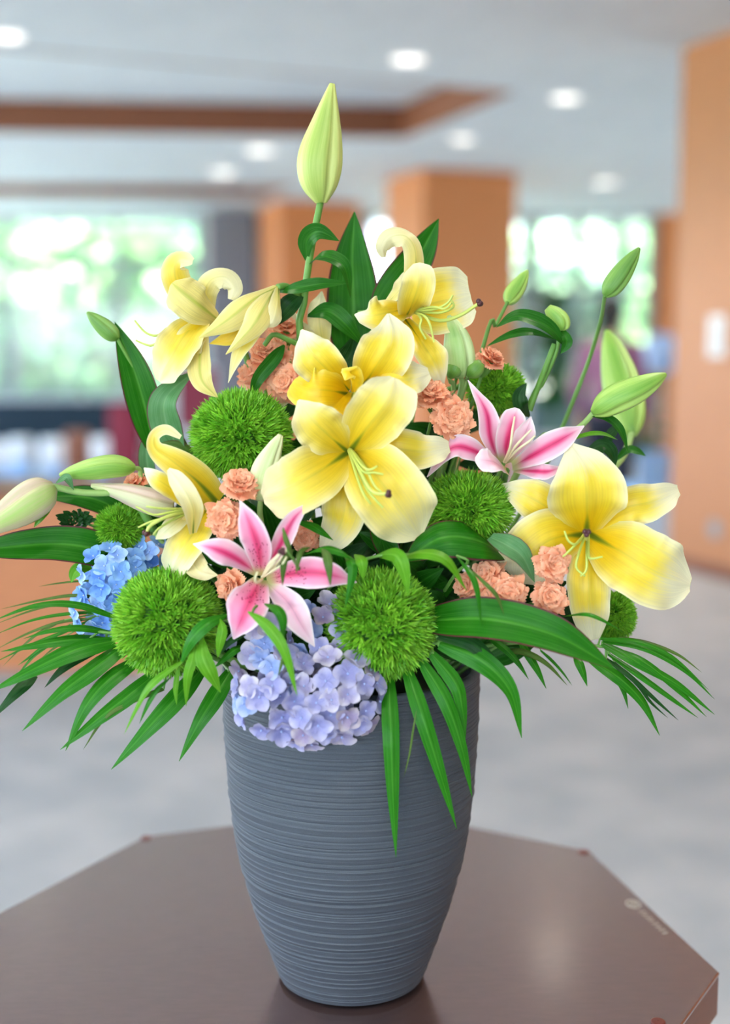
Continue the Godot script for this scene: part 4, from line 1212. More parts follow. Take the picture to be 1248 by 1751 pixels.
func build_fronds() -> void:
	frond("palm_frond", "palm frond fanning out to the left under the lower left green ball", "palm leaf", [420, 1150, 4, 330, 1110, 7, 240, 1090, 9, 170, 1080, 10], [
		[7, [200, 1056, 9, 130, 1034, 11, 60, 1036, 12, -14, 1062, 12]],
		[7, [190, 1082, 9, 140, 1074, 11, 90, 1078, 12, 40, 1092, 12]],
		[11, [192, 1096, 9, 130, 1094, 11, 70, 1102, 12, 2, 1114, 12]],
		[19, [196, 1096, 10, 130, 1112, 12, 60, 1144, 13, -20, 1184, 13]],
		[12, [60, 1154, 10, 40, 1172, 11, 16, 1196, 12, -16, 1232, 12], "dark_leaf"],
		[9, [180, 1104, 8, 130, 1128, 10, 100, 1150, 11, 76, 1176, 11], "dark_leaf"],
		[18, [214, 1104, 10, 155, 1148, 12, 100, 1190, 13, 38, 1250, 13]],
		[16, [236, 1128, 10, 185, 1164, 12, 145, 1212, 13, 112, 1284, 13]],
		[16, [276, 1144, 10, 220, 1190, 12, 165, 1232, 13, 103, 1282, 13]],
		[6, [280, 1178, 10, 225, 1198, 12, 180, 1226, 13, 142, 1282, 12], "dull"],
		[19, [346, 1142, 9, 296, 1200, 12, 248, 1252, 13, 190, 1316, 13]],
		[17, [394, 1148, 9, 365, 1196, 11, 338, 1240, 12, 306, 1302, 12]]])
	frond("palm_frond", "thin reddish green palm frond in front of the wooden counter at far left", "palm leaf", [300, 1060, 3, 240, 1050, 4, 190, 1044, 5], [
		[3.5, [190, 1026, 5, 130, 1018, 5, 70, 1026, 5, 0, 1042, 5], "dull"],
		[3.5, [190, 1034, 5, 120, 1030, 5, 60, 1042, 5, -10, 1068, 5], "dull"],
		[3.5, [180, 1046, 5, 110, 1050, 5, 50, 1062, 5, -10, 1086, 5], "palm"],
		[3.5, [170, 1058, 5, 110, 1062, 5, 50, 1082, 5, -10, 1112, 5], "dull"],
		[4, [150, 1062, 5, 100, 1084, 5, 50, 1104, 5, -12, 1134, 5], "palm"],
		[3, [110, 1060, 5, 70, 1080, 5, 40, 1104, 5, 4, 1140, 5], "dull"],
		[3.5, [120, 1068, 5, 80, 1100, 5, 50, 1124, 5, 30, 1138, 5], "palm"],
		[3, [90, 1100, 5, 60, 1120, 5, 40, 1142, 5, 14, 1176, 5], "palm"],
		[3, [150, 1076, 5, 120, 1092, 5, 90, 1110, 5, 62, 1134, 5], "dull"],
		[2, [170, 992, 5, 130, 994, 5, 95, 998, 5, 66, 1003, 5], "dull"]])
	frond("palm_frond", "palm frond whose leaflets hang down over the front of the vase", "palm leaf", [640, 1130, 6, 690, 1110, 11, 740, 1100, 13, 790, 1098, 13], [
		[15, [664, 1150, 13.5, 668, 1250, 17.5, 672, 1360, 17.5, 677, 1466, 17.2], "palm", v3(0, 0.1, 1)],
		[15, [694, 1140, 14, 722, 1225, 16.8, 752, 1320, 16.5, 781, 1418, 15.5], "palm", v3(0.1, 0.1, 1)],
		[14, [720, 1130, 14, 762, 1200, 16, 790, 1280, 15.5, 807, 1362, 14.5], "palm", v3(0.2, 0.1, 1)],
		[14, [738, 1118, 14, 778, 1168, 15.5, 790, 1210, 15.5, 796, 1262, 15], "palm", v3(0.3, 0.1, 1)],
		[20, [752, 1100, 14, 820, 1128, 16, 872, 1180, 16, 892, 1262, 15], "palm", v3(-0.5, 0.5, 0.8)],
		[14, [748, 1086, 14, 806, 1100, 15.5, 846, 1140, 15.5, 876, 1180, 15], "dark_leaf", v3(-0.3, 0.7, 0.7)]])
	frond("palm_frond", "palm frond spraying out to the lower right past the long broad leaf", "palm leaf", [760, 1120, 2, 860, 1100, 5, 960, 1100, 7, 1036, 1106, 8], [
		[7, [838, 1092, 6, 866, 1112, 7, 886, 1134, 7, 904, 1162, 7]],
		[8, [890, 1098, 6, 906, 1124, 7, 920, 1148, 7, 934, 1178, 7]],
		[6, [860, 1112, 6, 900, 1116, 7, 936, 1136, 7, 970, 1172, 7], "dull"],
		[3, [924, 1112, 6, 944, 1130, 6, 962, 1150, 6, 978, 1172, 6]],
		[8, [984, 1122, 7, 992, 1138, 8, 998, 1154, 8, 1004, 1174, 8]],
		[12, [1010, 1128, 8, 1058, 1160, 10, 1098, 1200, 10, 1128, 1258, 10]],
		[7, [1036, 1134, 8, 1056, 1160, 9, 1066, 1180, 9, 1074, 1212, 9]],
		[10, [1030, 1100, 8, 1092, 1134, 10, 1160, 1172, 10, 1222, 1222, 10]],
		[8, [1034, 1106, 8, 1100, 1132, 10, 1160, 1180, 10, 1208, 1226, 10]],
		[6, [1030, 1096, 8, 1100, 1108, 10, 1170, 1146, 10, 1222, 1196, 10]],
		[5, [1026, 1092, 8, 1090, 1098, 10, 1150, 1124, 10, 1212, 1180, 10]],
		[6, [1040, 1118, 8, 1100, 1160, 10, 1150, 1196, 10, 1194, 1228, 10]],
		[5, [1036, 1126, 8, 1076, 1156, 10, 1120, 1196, 10, 1160, 1232, 10], "dark_leaf"],
		[4, [1050, 1132, 8, 1090, 1170, 10, 1112, 1200, 10, 1142, 1228, 10], "dark_leaf"],
		[4, [1060, 1090, 8, 1110, 1100, 9, 1160, 1120, 9, 1200, 1150, 9], "dull"]])
	# slender leaf sprigs
	var spr := func(label: String, stem: Array, list: Array):
		var t := thing("leaf_sprig", label, "leaf sprig", W(stem[0], stem[1], stem[2]), "slender leaf sprigs")
		part(t, "stem", tube(pts(stem), px(3), px(2), 6, 10), M.stem)
		for q in list:
			part(t, "leaf", blade(pts(q[1]), px(q[0], q[1][2]), LEAF, (q[3] as Vector3).normalized(), (q[3] as Vector3).normalized(), {"cup": -0.12, "rib": -0.12, "ruf": 0.03, "nu": 20, "nv": 6}), M[q[2]])
	spr.call("slender leaf sprig drooping left between the lower left green ball and the vase", [470, 1100, 6, 430, 1080, 13, 390, 1062, 16, 372, 1058, 17], [
		[13, [392, 1050, 16, 355, 1066, 18, 326, 1096, 18, 308, 1138, 17], "palm", v3(-0.2, 0.5, 0.9)],
		[9, [374, 1056, 17, 380, 1076, 18, 376, 1100, 18, 372, 1126, 17.5], "fresh", v3(0.1, 0.2, 1)],
		[15, [346, 1090, 17, 346, 1122, 18, 360, 1152, 18, 377, 1184, 17], "fresh", v3(-0.1, 0.3, 1)],
		[9, [334, 1100, 17, 328, 1130, 18, 320, 1160, 18, 318, 1208, 17], "fresh", v3(0, 0.2, 1)],
		[5, [306, 1140, 17, 302, 1160, 17, 300, 1180, 17, 302, 1206, 17], "fresh", v3(0, 0.2, 1)],
		[7, [318, 1128, 17, 280, 1152, 18, 252, 1180, 18, 226, 1224, 17], "fresh", v3(0, 0.7, 0.7)],
		[5, [310, 1130, 17, 262, 1164, 17.5, 236, 1206, 17.5, 212, 1256, 17], "fresh", v3(0, 0.7, 0.7)],
		[5, [292, 1158, 17, 268, 1180, 17.5, 252, 1206, 17.5, 238, 1238, 17], "palm", v3(0, 0.7, 0.7)],
		[8, [430, 1100, 13, 404, 1110, 15, 386, 1124, 15, 366, 1142, 15], "palm", v3(0, 0.7, 0.7)],
		[7, [430, 1078, 13, 410, 1086, 15, 390, 1100, 15, 372, 1122, 15], "dark_leaf", v3(0, 0.7, 0.7)]])
	spr.call("two arching blades falling over the lavender hydrangea", [500, 1060, 8, 470, 1040, 14, 440, 1036, 18, 430, 1050, 20], [
		[11, [424, 1046, 20, 458, 1072, 21.5, 486, 1114, 22, 508, 1190, 21.5], "fresh", v3(-0.3, 0.4, 0.9)],
		[10, [452, 1032, 19, 472, 1040, 21, 484, 1062, 21.5, 482, 1100, 21], "palm", v3(0.4, 0.4, 0.9)],
		[3, [490, 1110, 20, 484, 1126, 20.5, 480, 1140, 20.5, 476, 1156, 20.5], "dull", v3(0, 0.3, 1)]])
	spr.call("arching leaf sprig lying across the top of the front green ball", [560, 1010, 9, 600, 968, 14, 650, 950, 16, 700, 948, 16], [
		[13, [672, 958, 15, 720, 946, 18, 764, 958, 18.5, 798, 1010, 17.5], "fresh", v3(0, 0.8, 0.6)],
		[14, [644, 950, 15, 676, 950, 18.5, 690, 976, 19, 698, 1018, 18.5], "fresh", v3(-0.5, 0.3, 0.9)],
		[10, [606, 948, 15, 616, 956, 18, 620, 968, 18.5, 621, 992, 18], "fresh", v3(0, 0.4, 1)],
		[9, [588, 946, 15, 600, 960, 18, 602, 985, 18.5, 590, 1040, 18.5], "palm", v3(0.2, 0.3, 1)],
		[8, [550, 938, 18, 558, 950, 19.5, 562, 970, 20, 565, 1002, 20], "dull", v3(0, 0.2, 1)],
		[9, [520, 948, 15, 550, 938, 17.5, 580, 944, 18, 606, 958, 17.5], "palm", v3(0, 0.8, 0.6)],
		[8, [500, 890, 11, 530, 898, 13, 548, 908, 13.5, 570, 924, 13], "palm", v3(0, 0.6, 0.8)]])
	spr.call("thin twisted sprig in front of the freckled pink lily petals", [520, 990, 14, 504, 960, 19, 494, 945, 20, 484, 905, 19.5], [
		[5, [484, 902, 19.5, 488, 920, 20.5, 494, 936, 20.5, 500, 952, 20], "dull", v3(0, 0.2, 1)],
		[6, [502, 940, 19.5, 488, 955, 20.5, 484, 976, 20.5, 483, 1002, 20], "dull", v3(0.2, 0.2, 1)],
		[5, [530, 936, 18, 516, 942, 19.5, 510, 958, 20, 506, 982, 20], "dull", v3(0.2, 0.2, 1)]])
	var ros := []
	for k in 26:
		var a := k * 2.39996
		var r := 4.0 + 26.0 * sqrt(k / 26.0)
		ros.append([6, [130 + cos(a) * r * 0.5, 890 + sin(a) * r * 0.3, 3, 130 + cos(a) * r * 0.8, 888 + sin(a) * r * 0.42, 4, 130 + cos(a) * (r + 8), 886 + sin(a) * r * 0.6, 4.5], "dark_leaf", v3(cos(a) * 0.4, 0.3, 1)])
	spr.call("small dark bushy sprig between the pink bud and the large level leaf", [250, 930, 1, 190, 910, 2, 150, 896, 3, 118, 884, 3.5], ros)
	spr.call("thin arching grass blades above the peach carnations at lower right", [760, 1010, 9, 780, 980, 14, 800, 960, 16, 780, 950, 16], [
		[4, [796, 966, 15, 830, 998, 18, 850, 1020, 18, 862, 1052, 17.5], "dull", v3(0.3, 0.3, 1)],
		[6, [780, 950, 15, 804, 980, 17.5, 816, 1010, 18, 823, 1072, 18], "palm", v3(0.4, 0.3, 1)],
		[5, [962, 1054, 14, 1000, 1050, 16, 1030, 1060, 16, 1068, 1082, 15], "palm", v3(0, 0.8, 0.6)],
		[2, [712, 1214, 17.2, 706, 1250, 17.4, 700, 1290, 17.4, 690, 1330, 17.4], "dull", v3(0, 0.1, 1)]])


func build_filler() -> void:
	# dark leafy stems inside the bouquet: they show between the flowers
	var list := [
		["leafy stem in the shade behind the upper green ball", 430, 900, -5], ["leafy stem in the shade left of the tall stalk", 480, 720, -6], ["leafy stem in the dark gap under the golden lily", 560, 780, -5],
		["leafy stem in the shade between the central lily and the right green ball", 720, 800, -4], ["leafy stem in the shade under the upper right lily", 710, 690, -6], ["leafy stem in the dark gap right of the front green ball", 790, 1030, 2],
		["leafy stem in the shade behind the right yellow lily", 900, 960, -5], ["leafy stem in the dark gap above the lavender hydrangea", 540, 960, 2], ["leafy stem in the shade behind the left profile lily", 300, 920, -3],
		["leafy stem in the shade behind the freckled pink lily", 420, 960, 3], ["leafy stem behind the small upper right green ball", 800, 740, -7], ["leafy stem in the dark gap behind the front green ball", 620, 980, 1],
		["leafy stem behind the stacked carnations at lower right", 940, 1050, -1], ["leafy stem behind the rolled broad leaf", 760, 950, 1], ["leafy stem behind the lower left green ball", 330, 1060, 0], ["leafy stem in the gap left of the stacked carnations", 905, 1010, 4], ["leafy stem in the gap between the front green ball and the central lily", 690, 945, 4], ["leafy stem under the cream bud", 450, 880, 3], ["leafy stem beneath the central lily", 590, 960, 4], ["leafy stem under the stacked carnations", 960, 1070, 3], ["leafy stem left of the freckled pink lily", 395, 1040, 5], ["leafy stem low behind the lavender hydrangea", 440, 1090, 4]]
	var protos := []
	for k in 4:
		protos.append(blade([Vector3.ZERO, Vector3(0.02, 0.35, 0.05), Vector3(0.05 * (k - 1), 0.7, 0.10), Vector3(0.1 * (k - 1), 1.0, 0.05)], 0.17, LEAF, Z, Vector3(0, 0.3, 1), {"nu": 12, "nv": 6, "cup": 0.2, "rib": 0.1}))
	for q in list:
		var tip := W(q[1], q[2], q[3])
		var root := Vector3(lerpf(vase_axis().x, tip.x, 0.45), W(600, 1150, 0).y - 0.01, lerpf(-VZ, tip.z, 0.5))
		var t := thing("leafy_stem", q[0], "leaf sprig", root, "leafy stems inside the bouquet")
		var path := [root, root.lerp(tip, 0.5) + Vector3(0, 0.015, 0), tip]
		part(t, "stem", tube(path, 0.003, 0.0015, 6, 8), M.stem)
		for k in 11:
			var at := cat(path, 0.25 + 0.75 * k / 10.0)
			var s := rng.randf_range(0.06, 0.095)
			var dir := Vector3(cos(k * 2.4), rng.randf_range(0.1, 0.9), sin(k * 2.4) * 0.6).normalized()
			var sx := dir.cross(Vector3(0.1, 0.3, 0.9)).normalized()
			var l := MeshInstance3D.new()
			l.name = "leaf"
			l.mesh = protos[k % 4]
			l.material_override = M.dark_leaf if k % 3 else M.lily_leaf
			l.transform = Transform3D(Basis(sx, dir, sx.cross(dir)).scaled_local(Vector3(s, s, s)), at - root)
			t.add_child(l, true)


# ---------------------------------------------------------------- the lobby
const H := 3.25


func flat(v: Vector3) -> Vector2:
	return Vector2(v.x, v.z)


func build_room() -> void:
	struct("floor", box(20.0, 0.2, 27.0, Vector3(0.5, -0.1, -5.5)), M.carpet)
	# ceiling with two sunk coffers lined in wood
	var c1 := [flat(on_y(880, 157, H)), flat(on_y(690, 235, H)), flat(on_y(-420, 219, H)), flat(on_y(-420, 44, H))]
	var c2 := [flat(on_y(505, 318, H)), flat(on_y(452, 337, H)), flat(on_y(-320, 333, H)), flat(on_y(-320, 312, H))]
	var outline := [Vector2(-9.5, 8.0), Vector2(10.5, 8.0), Vector2(10.5, -19.0), Vector2(-9.5, -19.0)]
	for c in [c2, c1]:          # the coffers run to the left wall, as notches in the plate
		c[2] = c[1] + (c[2] - c[1]) * ((-9.5 - c[1].x) / (c[2].x - c[1].x))
		c[3] = c[0] + (c[3] - c[0]) * ((-9.5 - c[0].x) / (c[3].x - c[0].x))
		outline.append_array([c[2], c[1], c[0], c[3]])
	struct("ceiling", plate(outline, H, H + 0.3), M.ceiling)
	struct("ceiling", box(20.6, 0.2, 27.6, Vector3(0.5, H + 0.362, -5.5)), M.ceiling)
	var n := 1
	for c in [c1, c2]:
		for k in 4:
			var a: Vector2 = c[k]
			var b: Vector2 = c[(k + 1) % 4]
			var mid: Vector2 = (c[0] + c[1] + c[2] + c[3]) / 4.0
			var nn := (b - a).orthogonal().normalized()
			if nn.dot(mid - a) < 0:
				nn = -nn
			struct("trim_%d" % n, prism([a, b, b + nn * 0.03, a + nn * 0.03], H - 0.004, H + 0.262), M.wood_dark)
			n += 1
	# far wall: tall windows at the left, a glazed bay at the right, solid between
	var zb := -17.6
	var xl := far_at(352, 600, 17.6).x
	var xr0 := far_at(905, 600, 17.6).x
	var xm := far_at(622, 600, 17.6).x
	var xr1 := far_at(1117, 600, 17.6).x
	struct("wall_far", join([box(xl + 9.5, 0.79, 0.25, Vector3((xl - 9.5) / 2, 0.395, zb)), box(xm - xl, H, 0.25, Vector3((xm + xl) / 2, H / 2, zb)), box(xr0 - xm, 0.8, 0.25, Vector3((xm + xr0) / 2, 0.4, zb))]), M.white)
	struct("wall_far", box(xr1 - xr0, 0.8, 0.25, Vector3((xr0 + xr1) / 2, 0.4, zb)), mat(Color(0.36, 0.46, 0.46), 0.7))
	struct("wall_far", box(10.5 - xr1, H, 0.25, Vector3((10.5 + xr1) / 2, H / 2, zb)), M.wood_pillar)
	window(1, -9.5, xl, 0.79, H, zb, [far_at(206, 600, 17.6).x, far_at(20, 600, 17.6).x, far_at(-200, 600, 17.6).x], far_at(100, 450, 17.6).y)
	window(2, xr0, xr1, 0.8, H, zb, [far_at(985, 600, 17.6).x, far_at(1050, 600, 17.6).x], 2.2)
	window(3, xm, xr0, 0.8, H, zb, [far_at(760, 600, 17.6).x], 2.2)
	# side and rear walls with the windows that light the lobby
	struct("wall_left", join([box(0.25, 0.6, 27, Vector3(-9.4, 0.3, -5.5)), box(0.25, 0.35, 27, Vector3(-9.4, H - 0.175, -5.5))]), M.white)
	for k in 9:
		struct("trim_%d" % n, box(0.2, H - 0.95, 0.2, Vector3(-9.4, 0.6 + (H - 0.95) / 2, 7.6 - k * 3.2)), M.frame)
		n += 1
	struct("wall_rear", join([box(20, 0.4, 0.25, Vector3(0.5, 0.2, 7.9)), box(20, 0.3, 0.25, Vector3(0.5, H - 0.15, 7.9)), box(8.0, H - 0.7, 0.25, Vector3(6.5, 0.4 + (H - 0.7) / 2, 7.9))]), M.white)
	for k in 8:
		struct("trim_%d" % n, box(0.16, H - 0.7, 0.16, Vector3(-9.0 + k * 2.7, 0.4 + (H - 0.7) / 2, 7.9)), M.frame)
		n += 1
	struct("wall_right", join([box(0.25, H, 17, Vector3(10.4, H / 2, -0.5)), box(0.25, 0.4, 10, Vector3(10.4, 0.2, -14)), box(0.25, 0.25, 10, Vector3(10.4, H - 0.125, -14))]), M.plain)
	for k in 4:
		struct("trim_%d" % n, box(0.2, H - 0.65, 0.2, Vector3(10.4, 0.4 + (H - 0.65) / 2, -10.5 - k * 2.5)), M.frame)
		n += 1
	# the wood clad wall at the right edge of the view
	var a0 := on_y(1171, 967, 0)
	a0 = far_at(1152, 620, -a0.z)
	var dirv := Vector3(0.361, 0, 0.932)
	var e0 := a0 + dirv * 8.0
	struct("wall_near", slab(a0, e0, 0, H, 0.5, -1.0 if (flat(e0 - a0).orthogonal().x < 0) else 1.0), M.wood)
	struct("baseboard_near", slab(a0 - Vector3(0.014, 0, 0), e0 - Vector3(0.014, 0, 0), 0, 0.09, 0.03, -1.0 if (flat(e0 - a0).orthogonal().x < 0) else 1.0), M.wood_dark)
	var on_wall := func(x: float, y: float) -> Vector3:
		var d := ray(x, y)
		var nn := Vector3(dirv.z, 0, -dirv.x)
		return EYE + d * ((a0 - EYE).dot(nn) / d.dot(nn))
	var p: Vector3 = on_wall.call(1228, 575)
	var yaw := atan2(dirv.x, dirv.z)
	var sw := thing("switch_plate", "white rectangular switch plate high on the wood wall at the right", "switch", p)
	sw.rotation.y = yaw
	part(sw, "plate", box(0.02, 0.25, 0.15, Vector3(-0.008, 0, 0), 0.004), M.white, true)
	part(sw, "rocker", box(0.01, 0.12, 0.06, Vector3(-0.02, 0, 0), 0.003), M.white, true)
	p = on_wall.call(1223, 905)
	var ou := thing("wall_outlet", "small round grey outlet low on the wood wall at the right", "outlet", p)
	ou.rotation.y = yaw
	var disc := lathe(PackedVector2Array([Vector2(0.001, 0), Vector2(0.055, 0), Vector2(0.058, 0.008), Vector2(0.05, 0.014), Vector2(0.001, 0.014)]), 24)
	var dk := part(ou, "cover", disc, M.frame, true)
	dk.rotation.z = PI / 2
	# pillars
	pillar("wood clad square pillar in the middle distance behind the upper right lily", on_y(725, 286, H), 1.05, 1.0)
	pillar("farther wood clad pillar behind the tall bud stalk", far_at(482, 600, 15.9), 1.02, 0.9)
	var gc := far_at(400, 600, 17.0)
	single("grey_column", box(far_at(440, 600, 17.0).x - far_at(362, 600, 17.0).x, H - 0.02, 0.5, Vector3(gc.x, (H - 0.02) / 2, -17.1), 0.01), M.grey_column, "slim dark grey column beside the left window", "column")
	# recessed ceiling lamps
	var k2 := 0
	var where := ["at the left picture edge", "above the middle pillar nearest the viewer", "left of the wood wall on the right", "just above the middle pillar", "between the two coffers nearer the tall bud", "between the two coffers farther left", "far back near the right window", "far back beside the second coffer"]
	for q in [[10, 62], [698, 102], [967, 168], [790, 238], [445, 257], [381, 295], [1035, 312], [495, 347]]:
		downlight(on_y(q[0], q[1], H), "round recessed ceiling lamp " + where[k2], 0.105 if k2 < 4 else 0.13)
		k2 += 1
	for q in [[-1.6, -2.2, "left of the table"], [1.2, -2.0, "right of the table"], [-0.3, 0.2, "over the viewer"], [2.2, 0.4, "to the right behind the viewer"], [on_y(974, -30, H).x, on_y(974, -30, H).z, "in front of the wood wall at right"], [-2.8, 0.6, "to the left behind the viewer"]]:
		downlight(Vector3(q[0], H, q[1]), "round recessed ceiling lamp above the picture edge " + q[2], 0.105)


func plate(poly: Array, y0: float, y1: float) -> ArrayMesh:      # a level plate over any simple outline
	var p2 := PackedVector2Array(poly)
	var tri := Geometry2D.triangulate_polygon(p2)
	var v := PackedVector3Array()
	var idx := PackedInt32Array()
	var m := poly.size()
	for q in p2:
		v.append(Vector3(q.x, y0, q.y))
	for q in p2:
		v.append(Vector3(q.x, y1, q.y))
	for k in range(0, tri.size(), 3):
		var a := tri[k]
		var b := tri[k + 1]
		var c := tri[k + 2]
		if (v[c] - v[a]).cross(v[b] - v[a]).y > 0:
			var z := b
			b = c
			c = z
		idx.append_array([a, b, c, a + m, c + m, b + m])
	for k in m:
		var k2 := (k + 1) % m
		idx.append_array([k, k + m, k2, k2, k + m, k2 + m])
	return mk(v, PackedVector2Array(), idx, true)


func window(n: int, x0: float, x1: float, y0: float, y1: float, z: float, posts: Array, bar: float) -> void:
	var w := Node3D.new()
	w.name = "window_%d" % n
	add_child(w)
	w.position = Vector3((x0 + x1) / 2, y0, z)
	w.set_meta("kind", "structure")
	var fr := [box(x1 - x0, 0.06, 0.12, Vector3((x0 + x1) / 2, y0 + 0.03, z)), box(x1 - x0, 0.06, 0.12, Vector3((x0 + x1) / 2, y1 - 0.03, z)), box(x1 - x0, 0.12, 0.10, Vector3((x0 + x1) / 2, bar, z))]
	var xs := [x0] + posts + [x1]
	xs.sort()
	for x in xs:
		fr.append(box(0.11, y1 - y0, 0.11, Vector3(clampf(x, x0 + 0.055, x1 - 0.055), (y0 + y1) / 2, z)))
	part(w, "window_frame", join(fr), M.frame)
	for i in xs.size() - 1:
		for r in [[y0, bar], [bar, y1]]:
			if xs[i + 1] - xs[i] > 0.1:
				part(w, "pane", box(xs[i + 1] - xs[i], r[1] - r[0], 0.008, Vector3((xs[i] + xs[i + 1]) / 2, (r[0] + r[1]) / 2, z)), M.glass)


func pillar(label: String, corner: Vector3, wide: float, deep: float) -> void:
	var b := Vector2(0.932, -0.361)
	var a := Vector2(-0.361, -0.932)
	var c := flat(corner)
	var t := thing("pillar", label, "pillar", Vector3(corner.x, 0, corner.z), "wood clad pillars")
	part(t, "cladding", prism([c, c + b * wide, c + b * wide + a * deep, c + a * deep], 0.1, H - 0.005), M.wood_pillar)
	part(t, "plinth", prism([c - b * 0.015 - a * 0.015, c + b * (wide + 0.015) - a * 0.015, c + b * (wide + 0.015) + a * (deep + 0.015), c - b * 0.015 + a * (deep + 0.015)], 0.0, 0.1), M.wood_dark)


func downlight(p: Vector3, label: String, r: float) -> void:
	var t := thing("ceiling_lamp", label, "ceiling lamp", p, "recessed ceiling lamps")
	part(t, "trim_ring", lathe(PackedVector2Array([Vector2(r, 0.0), Vector2(r * 1.14, -0.006), Vector2(r * 1.18, 0.0)]), 28, p), M.white)
	part(t, "lamp_disc", lathe(PackedVector2Array([Vector2(0.001, -0.001), Vector2(r, -0.001), Vector2(r, 0.0), Vector2(0.001, 0.0)]), 28, p), M.lamp)
	var s := SpotLight3D.new()
	s.name = "lamp_light"
	t.add_child(s)
	s.position = Vector3(0, -0.02, 0)
	s.rotation_degrees.x = -90
	s.light_energy = LAMP
	s.light_color = Color(1.0, 0.95, 0.87)
	s.spot_angle = 66
	s.spot_range = 30
	s.spot_attenuation = 2.0
	s.spot_angle_attenuation = 0.8
	s.light_size = r
	s.shadow_enabled = true


const LAMP := 1.2


# ---------------------------------------------------------------- outside
func build_outside() -> void:
	var gm := world_mat(Color(0.74, 0.76, 0.66), Color(0.82, 0.82, 0.74), Vector3(0.2, 0.2, 0.2), noise(0.02, 51, 4), 0.9)
	struct("ground_outside", box(90, 0.1, 80, Vector3(0, -0.25, -30)), gm)
	var leafm := mat(Color.WHITE, 0.6, null, Color(0.4, 0.4, 0.4))
	leafm.vertex_color_use_as_albedo = true
	var bark := mat(Color(0.40, 0.36, 0.30), 0.9)
	var leaf := blade([Vector3(0, 0, 0), Vector3(0.3, 0.06, 0), Vector3(0.7, 0.06, 0), Vector3(1, 0, 0)], 0.3, LEAF, Vector3(0, 1, 0), Vector3(0, 1, 0), {"nu": 5, "nv": 2, "cup": 0.2})
	# pixel of the crown centre, distance, radius, colour, label
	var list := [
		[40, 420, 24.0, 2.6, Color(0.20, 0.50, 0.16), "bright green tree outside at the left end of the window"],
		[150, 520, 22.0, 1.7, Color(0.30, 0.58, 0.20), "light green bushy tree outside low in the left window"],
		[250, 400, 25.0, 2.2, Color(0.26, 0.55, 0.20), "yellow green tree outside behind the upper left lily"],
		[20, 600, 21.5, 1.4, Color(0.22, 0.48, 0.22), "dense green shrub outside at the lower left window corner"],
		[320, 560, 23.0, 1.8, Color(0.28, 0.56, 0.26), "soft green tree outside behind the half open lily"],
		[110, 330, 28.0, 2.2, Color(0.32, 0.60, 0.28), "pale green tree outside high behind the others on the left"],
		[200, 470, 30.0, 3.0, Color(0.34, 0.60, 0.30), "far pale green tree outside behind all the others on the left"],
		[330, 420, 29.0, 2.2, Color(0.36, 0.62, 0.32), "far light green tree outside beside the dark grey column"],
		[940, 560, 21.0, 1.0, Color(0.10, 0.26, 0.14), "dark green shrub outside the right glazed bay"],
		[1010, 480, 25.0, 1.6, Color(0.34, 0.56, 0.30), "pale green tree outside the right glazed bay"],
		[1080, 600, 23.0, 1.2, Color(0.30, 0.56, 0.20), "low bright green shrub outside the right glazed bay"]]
	for q in list:
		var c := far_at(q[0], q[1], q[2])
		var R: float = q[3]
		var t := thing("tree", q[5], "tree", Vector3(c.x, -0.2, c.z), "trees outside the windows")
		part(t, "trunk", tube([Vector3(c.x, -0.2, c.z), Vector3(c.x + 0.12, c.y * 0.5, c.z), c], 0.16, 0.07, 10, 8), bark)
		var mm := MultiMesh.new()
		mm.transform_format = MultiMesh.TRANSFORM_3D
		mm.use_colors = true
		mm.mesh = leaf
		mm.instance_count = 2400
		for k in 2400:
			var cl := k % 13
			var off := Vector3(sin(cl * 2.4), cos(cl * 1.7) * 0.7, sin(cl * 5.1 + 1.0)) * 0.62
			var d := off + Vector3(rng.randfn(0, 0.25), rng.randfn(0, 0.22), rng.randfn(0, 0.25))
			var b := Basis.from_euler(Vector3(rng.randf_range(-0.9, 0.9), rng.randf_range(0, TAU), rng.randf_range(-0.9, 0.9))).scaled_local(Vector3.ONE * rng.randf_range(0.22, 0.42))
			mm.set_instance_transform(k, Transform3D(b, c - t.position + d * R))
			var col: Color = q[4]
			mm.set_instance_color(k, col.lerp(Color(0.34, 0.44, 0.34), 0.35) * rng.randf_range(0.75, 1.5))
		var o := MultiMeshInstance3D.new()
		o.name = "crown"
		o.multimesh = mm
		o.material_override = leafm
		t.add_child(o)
		o.set_meta("kind", "stuff")


# ---------------------------------------------------------------- furniture and people far behind
func chair(called: String, label: String, at: Vector3, yaw: float, shell: Material, seat: Material, round_: bool, w: float, group: String, top := 0.8) -> void:
	var t := thing(called, label, "chair", at, group)
	t.rotation.y = yaw
	part(t, "seat", box(w, 0.06, w * 0.95, Vector3(0, 0.44, 0), 0.015), seat, true)
	if round_:
		part(t, "backrest", sweep([Vector3(0, top - w * 0.42, w * 0.46 + 0.02), Vector3(0, top - w * 0.42, w * 0.46), Vector3(0, top - w * 0.42, w * 0.46 - 0.02)], w * 0.5, [0.9, 1.0, 0.9], 28, 4), shell, true)
	else:
		part(t, "backrest", blade([Vector3(0, 0.47, w * 0.46), Vector3(0, 0.6, w * 0.48), Vector3(0, 0.7, w * 0.5), Vector3(0, top, w * 0.54)], w * 0.5, [0.9, 0.95, 1.0, 1.0, 1.0, 1.0, 1.0, 0.98, 0.9], Vector3(0, 0, 1), Vector3(0, 0, 1), {"cup": -0.12}), shell, true)
	for s in [[-1, -1], [1, -1], [-1, 1], [1, 1]]:
		part(t, "leg", tube([Vector3(s[0] * w * 0.46, 0, s[1] * w * 0.44), Vector3(s[0] * w * 0.42, 0.22, s[1] * w * 0.4), Vector3(s[0] * w * 0.4, 0.42, s[1] * w * 0.38)], 0.014, 0.018, 8, 4), shell, true)


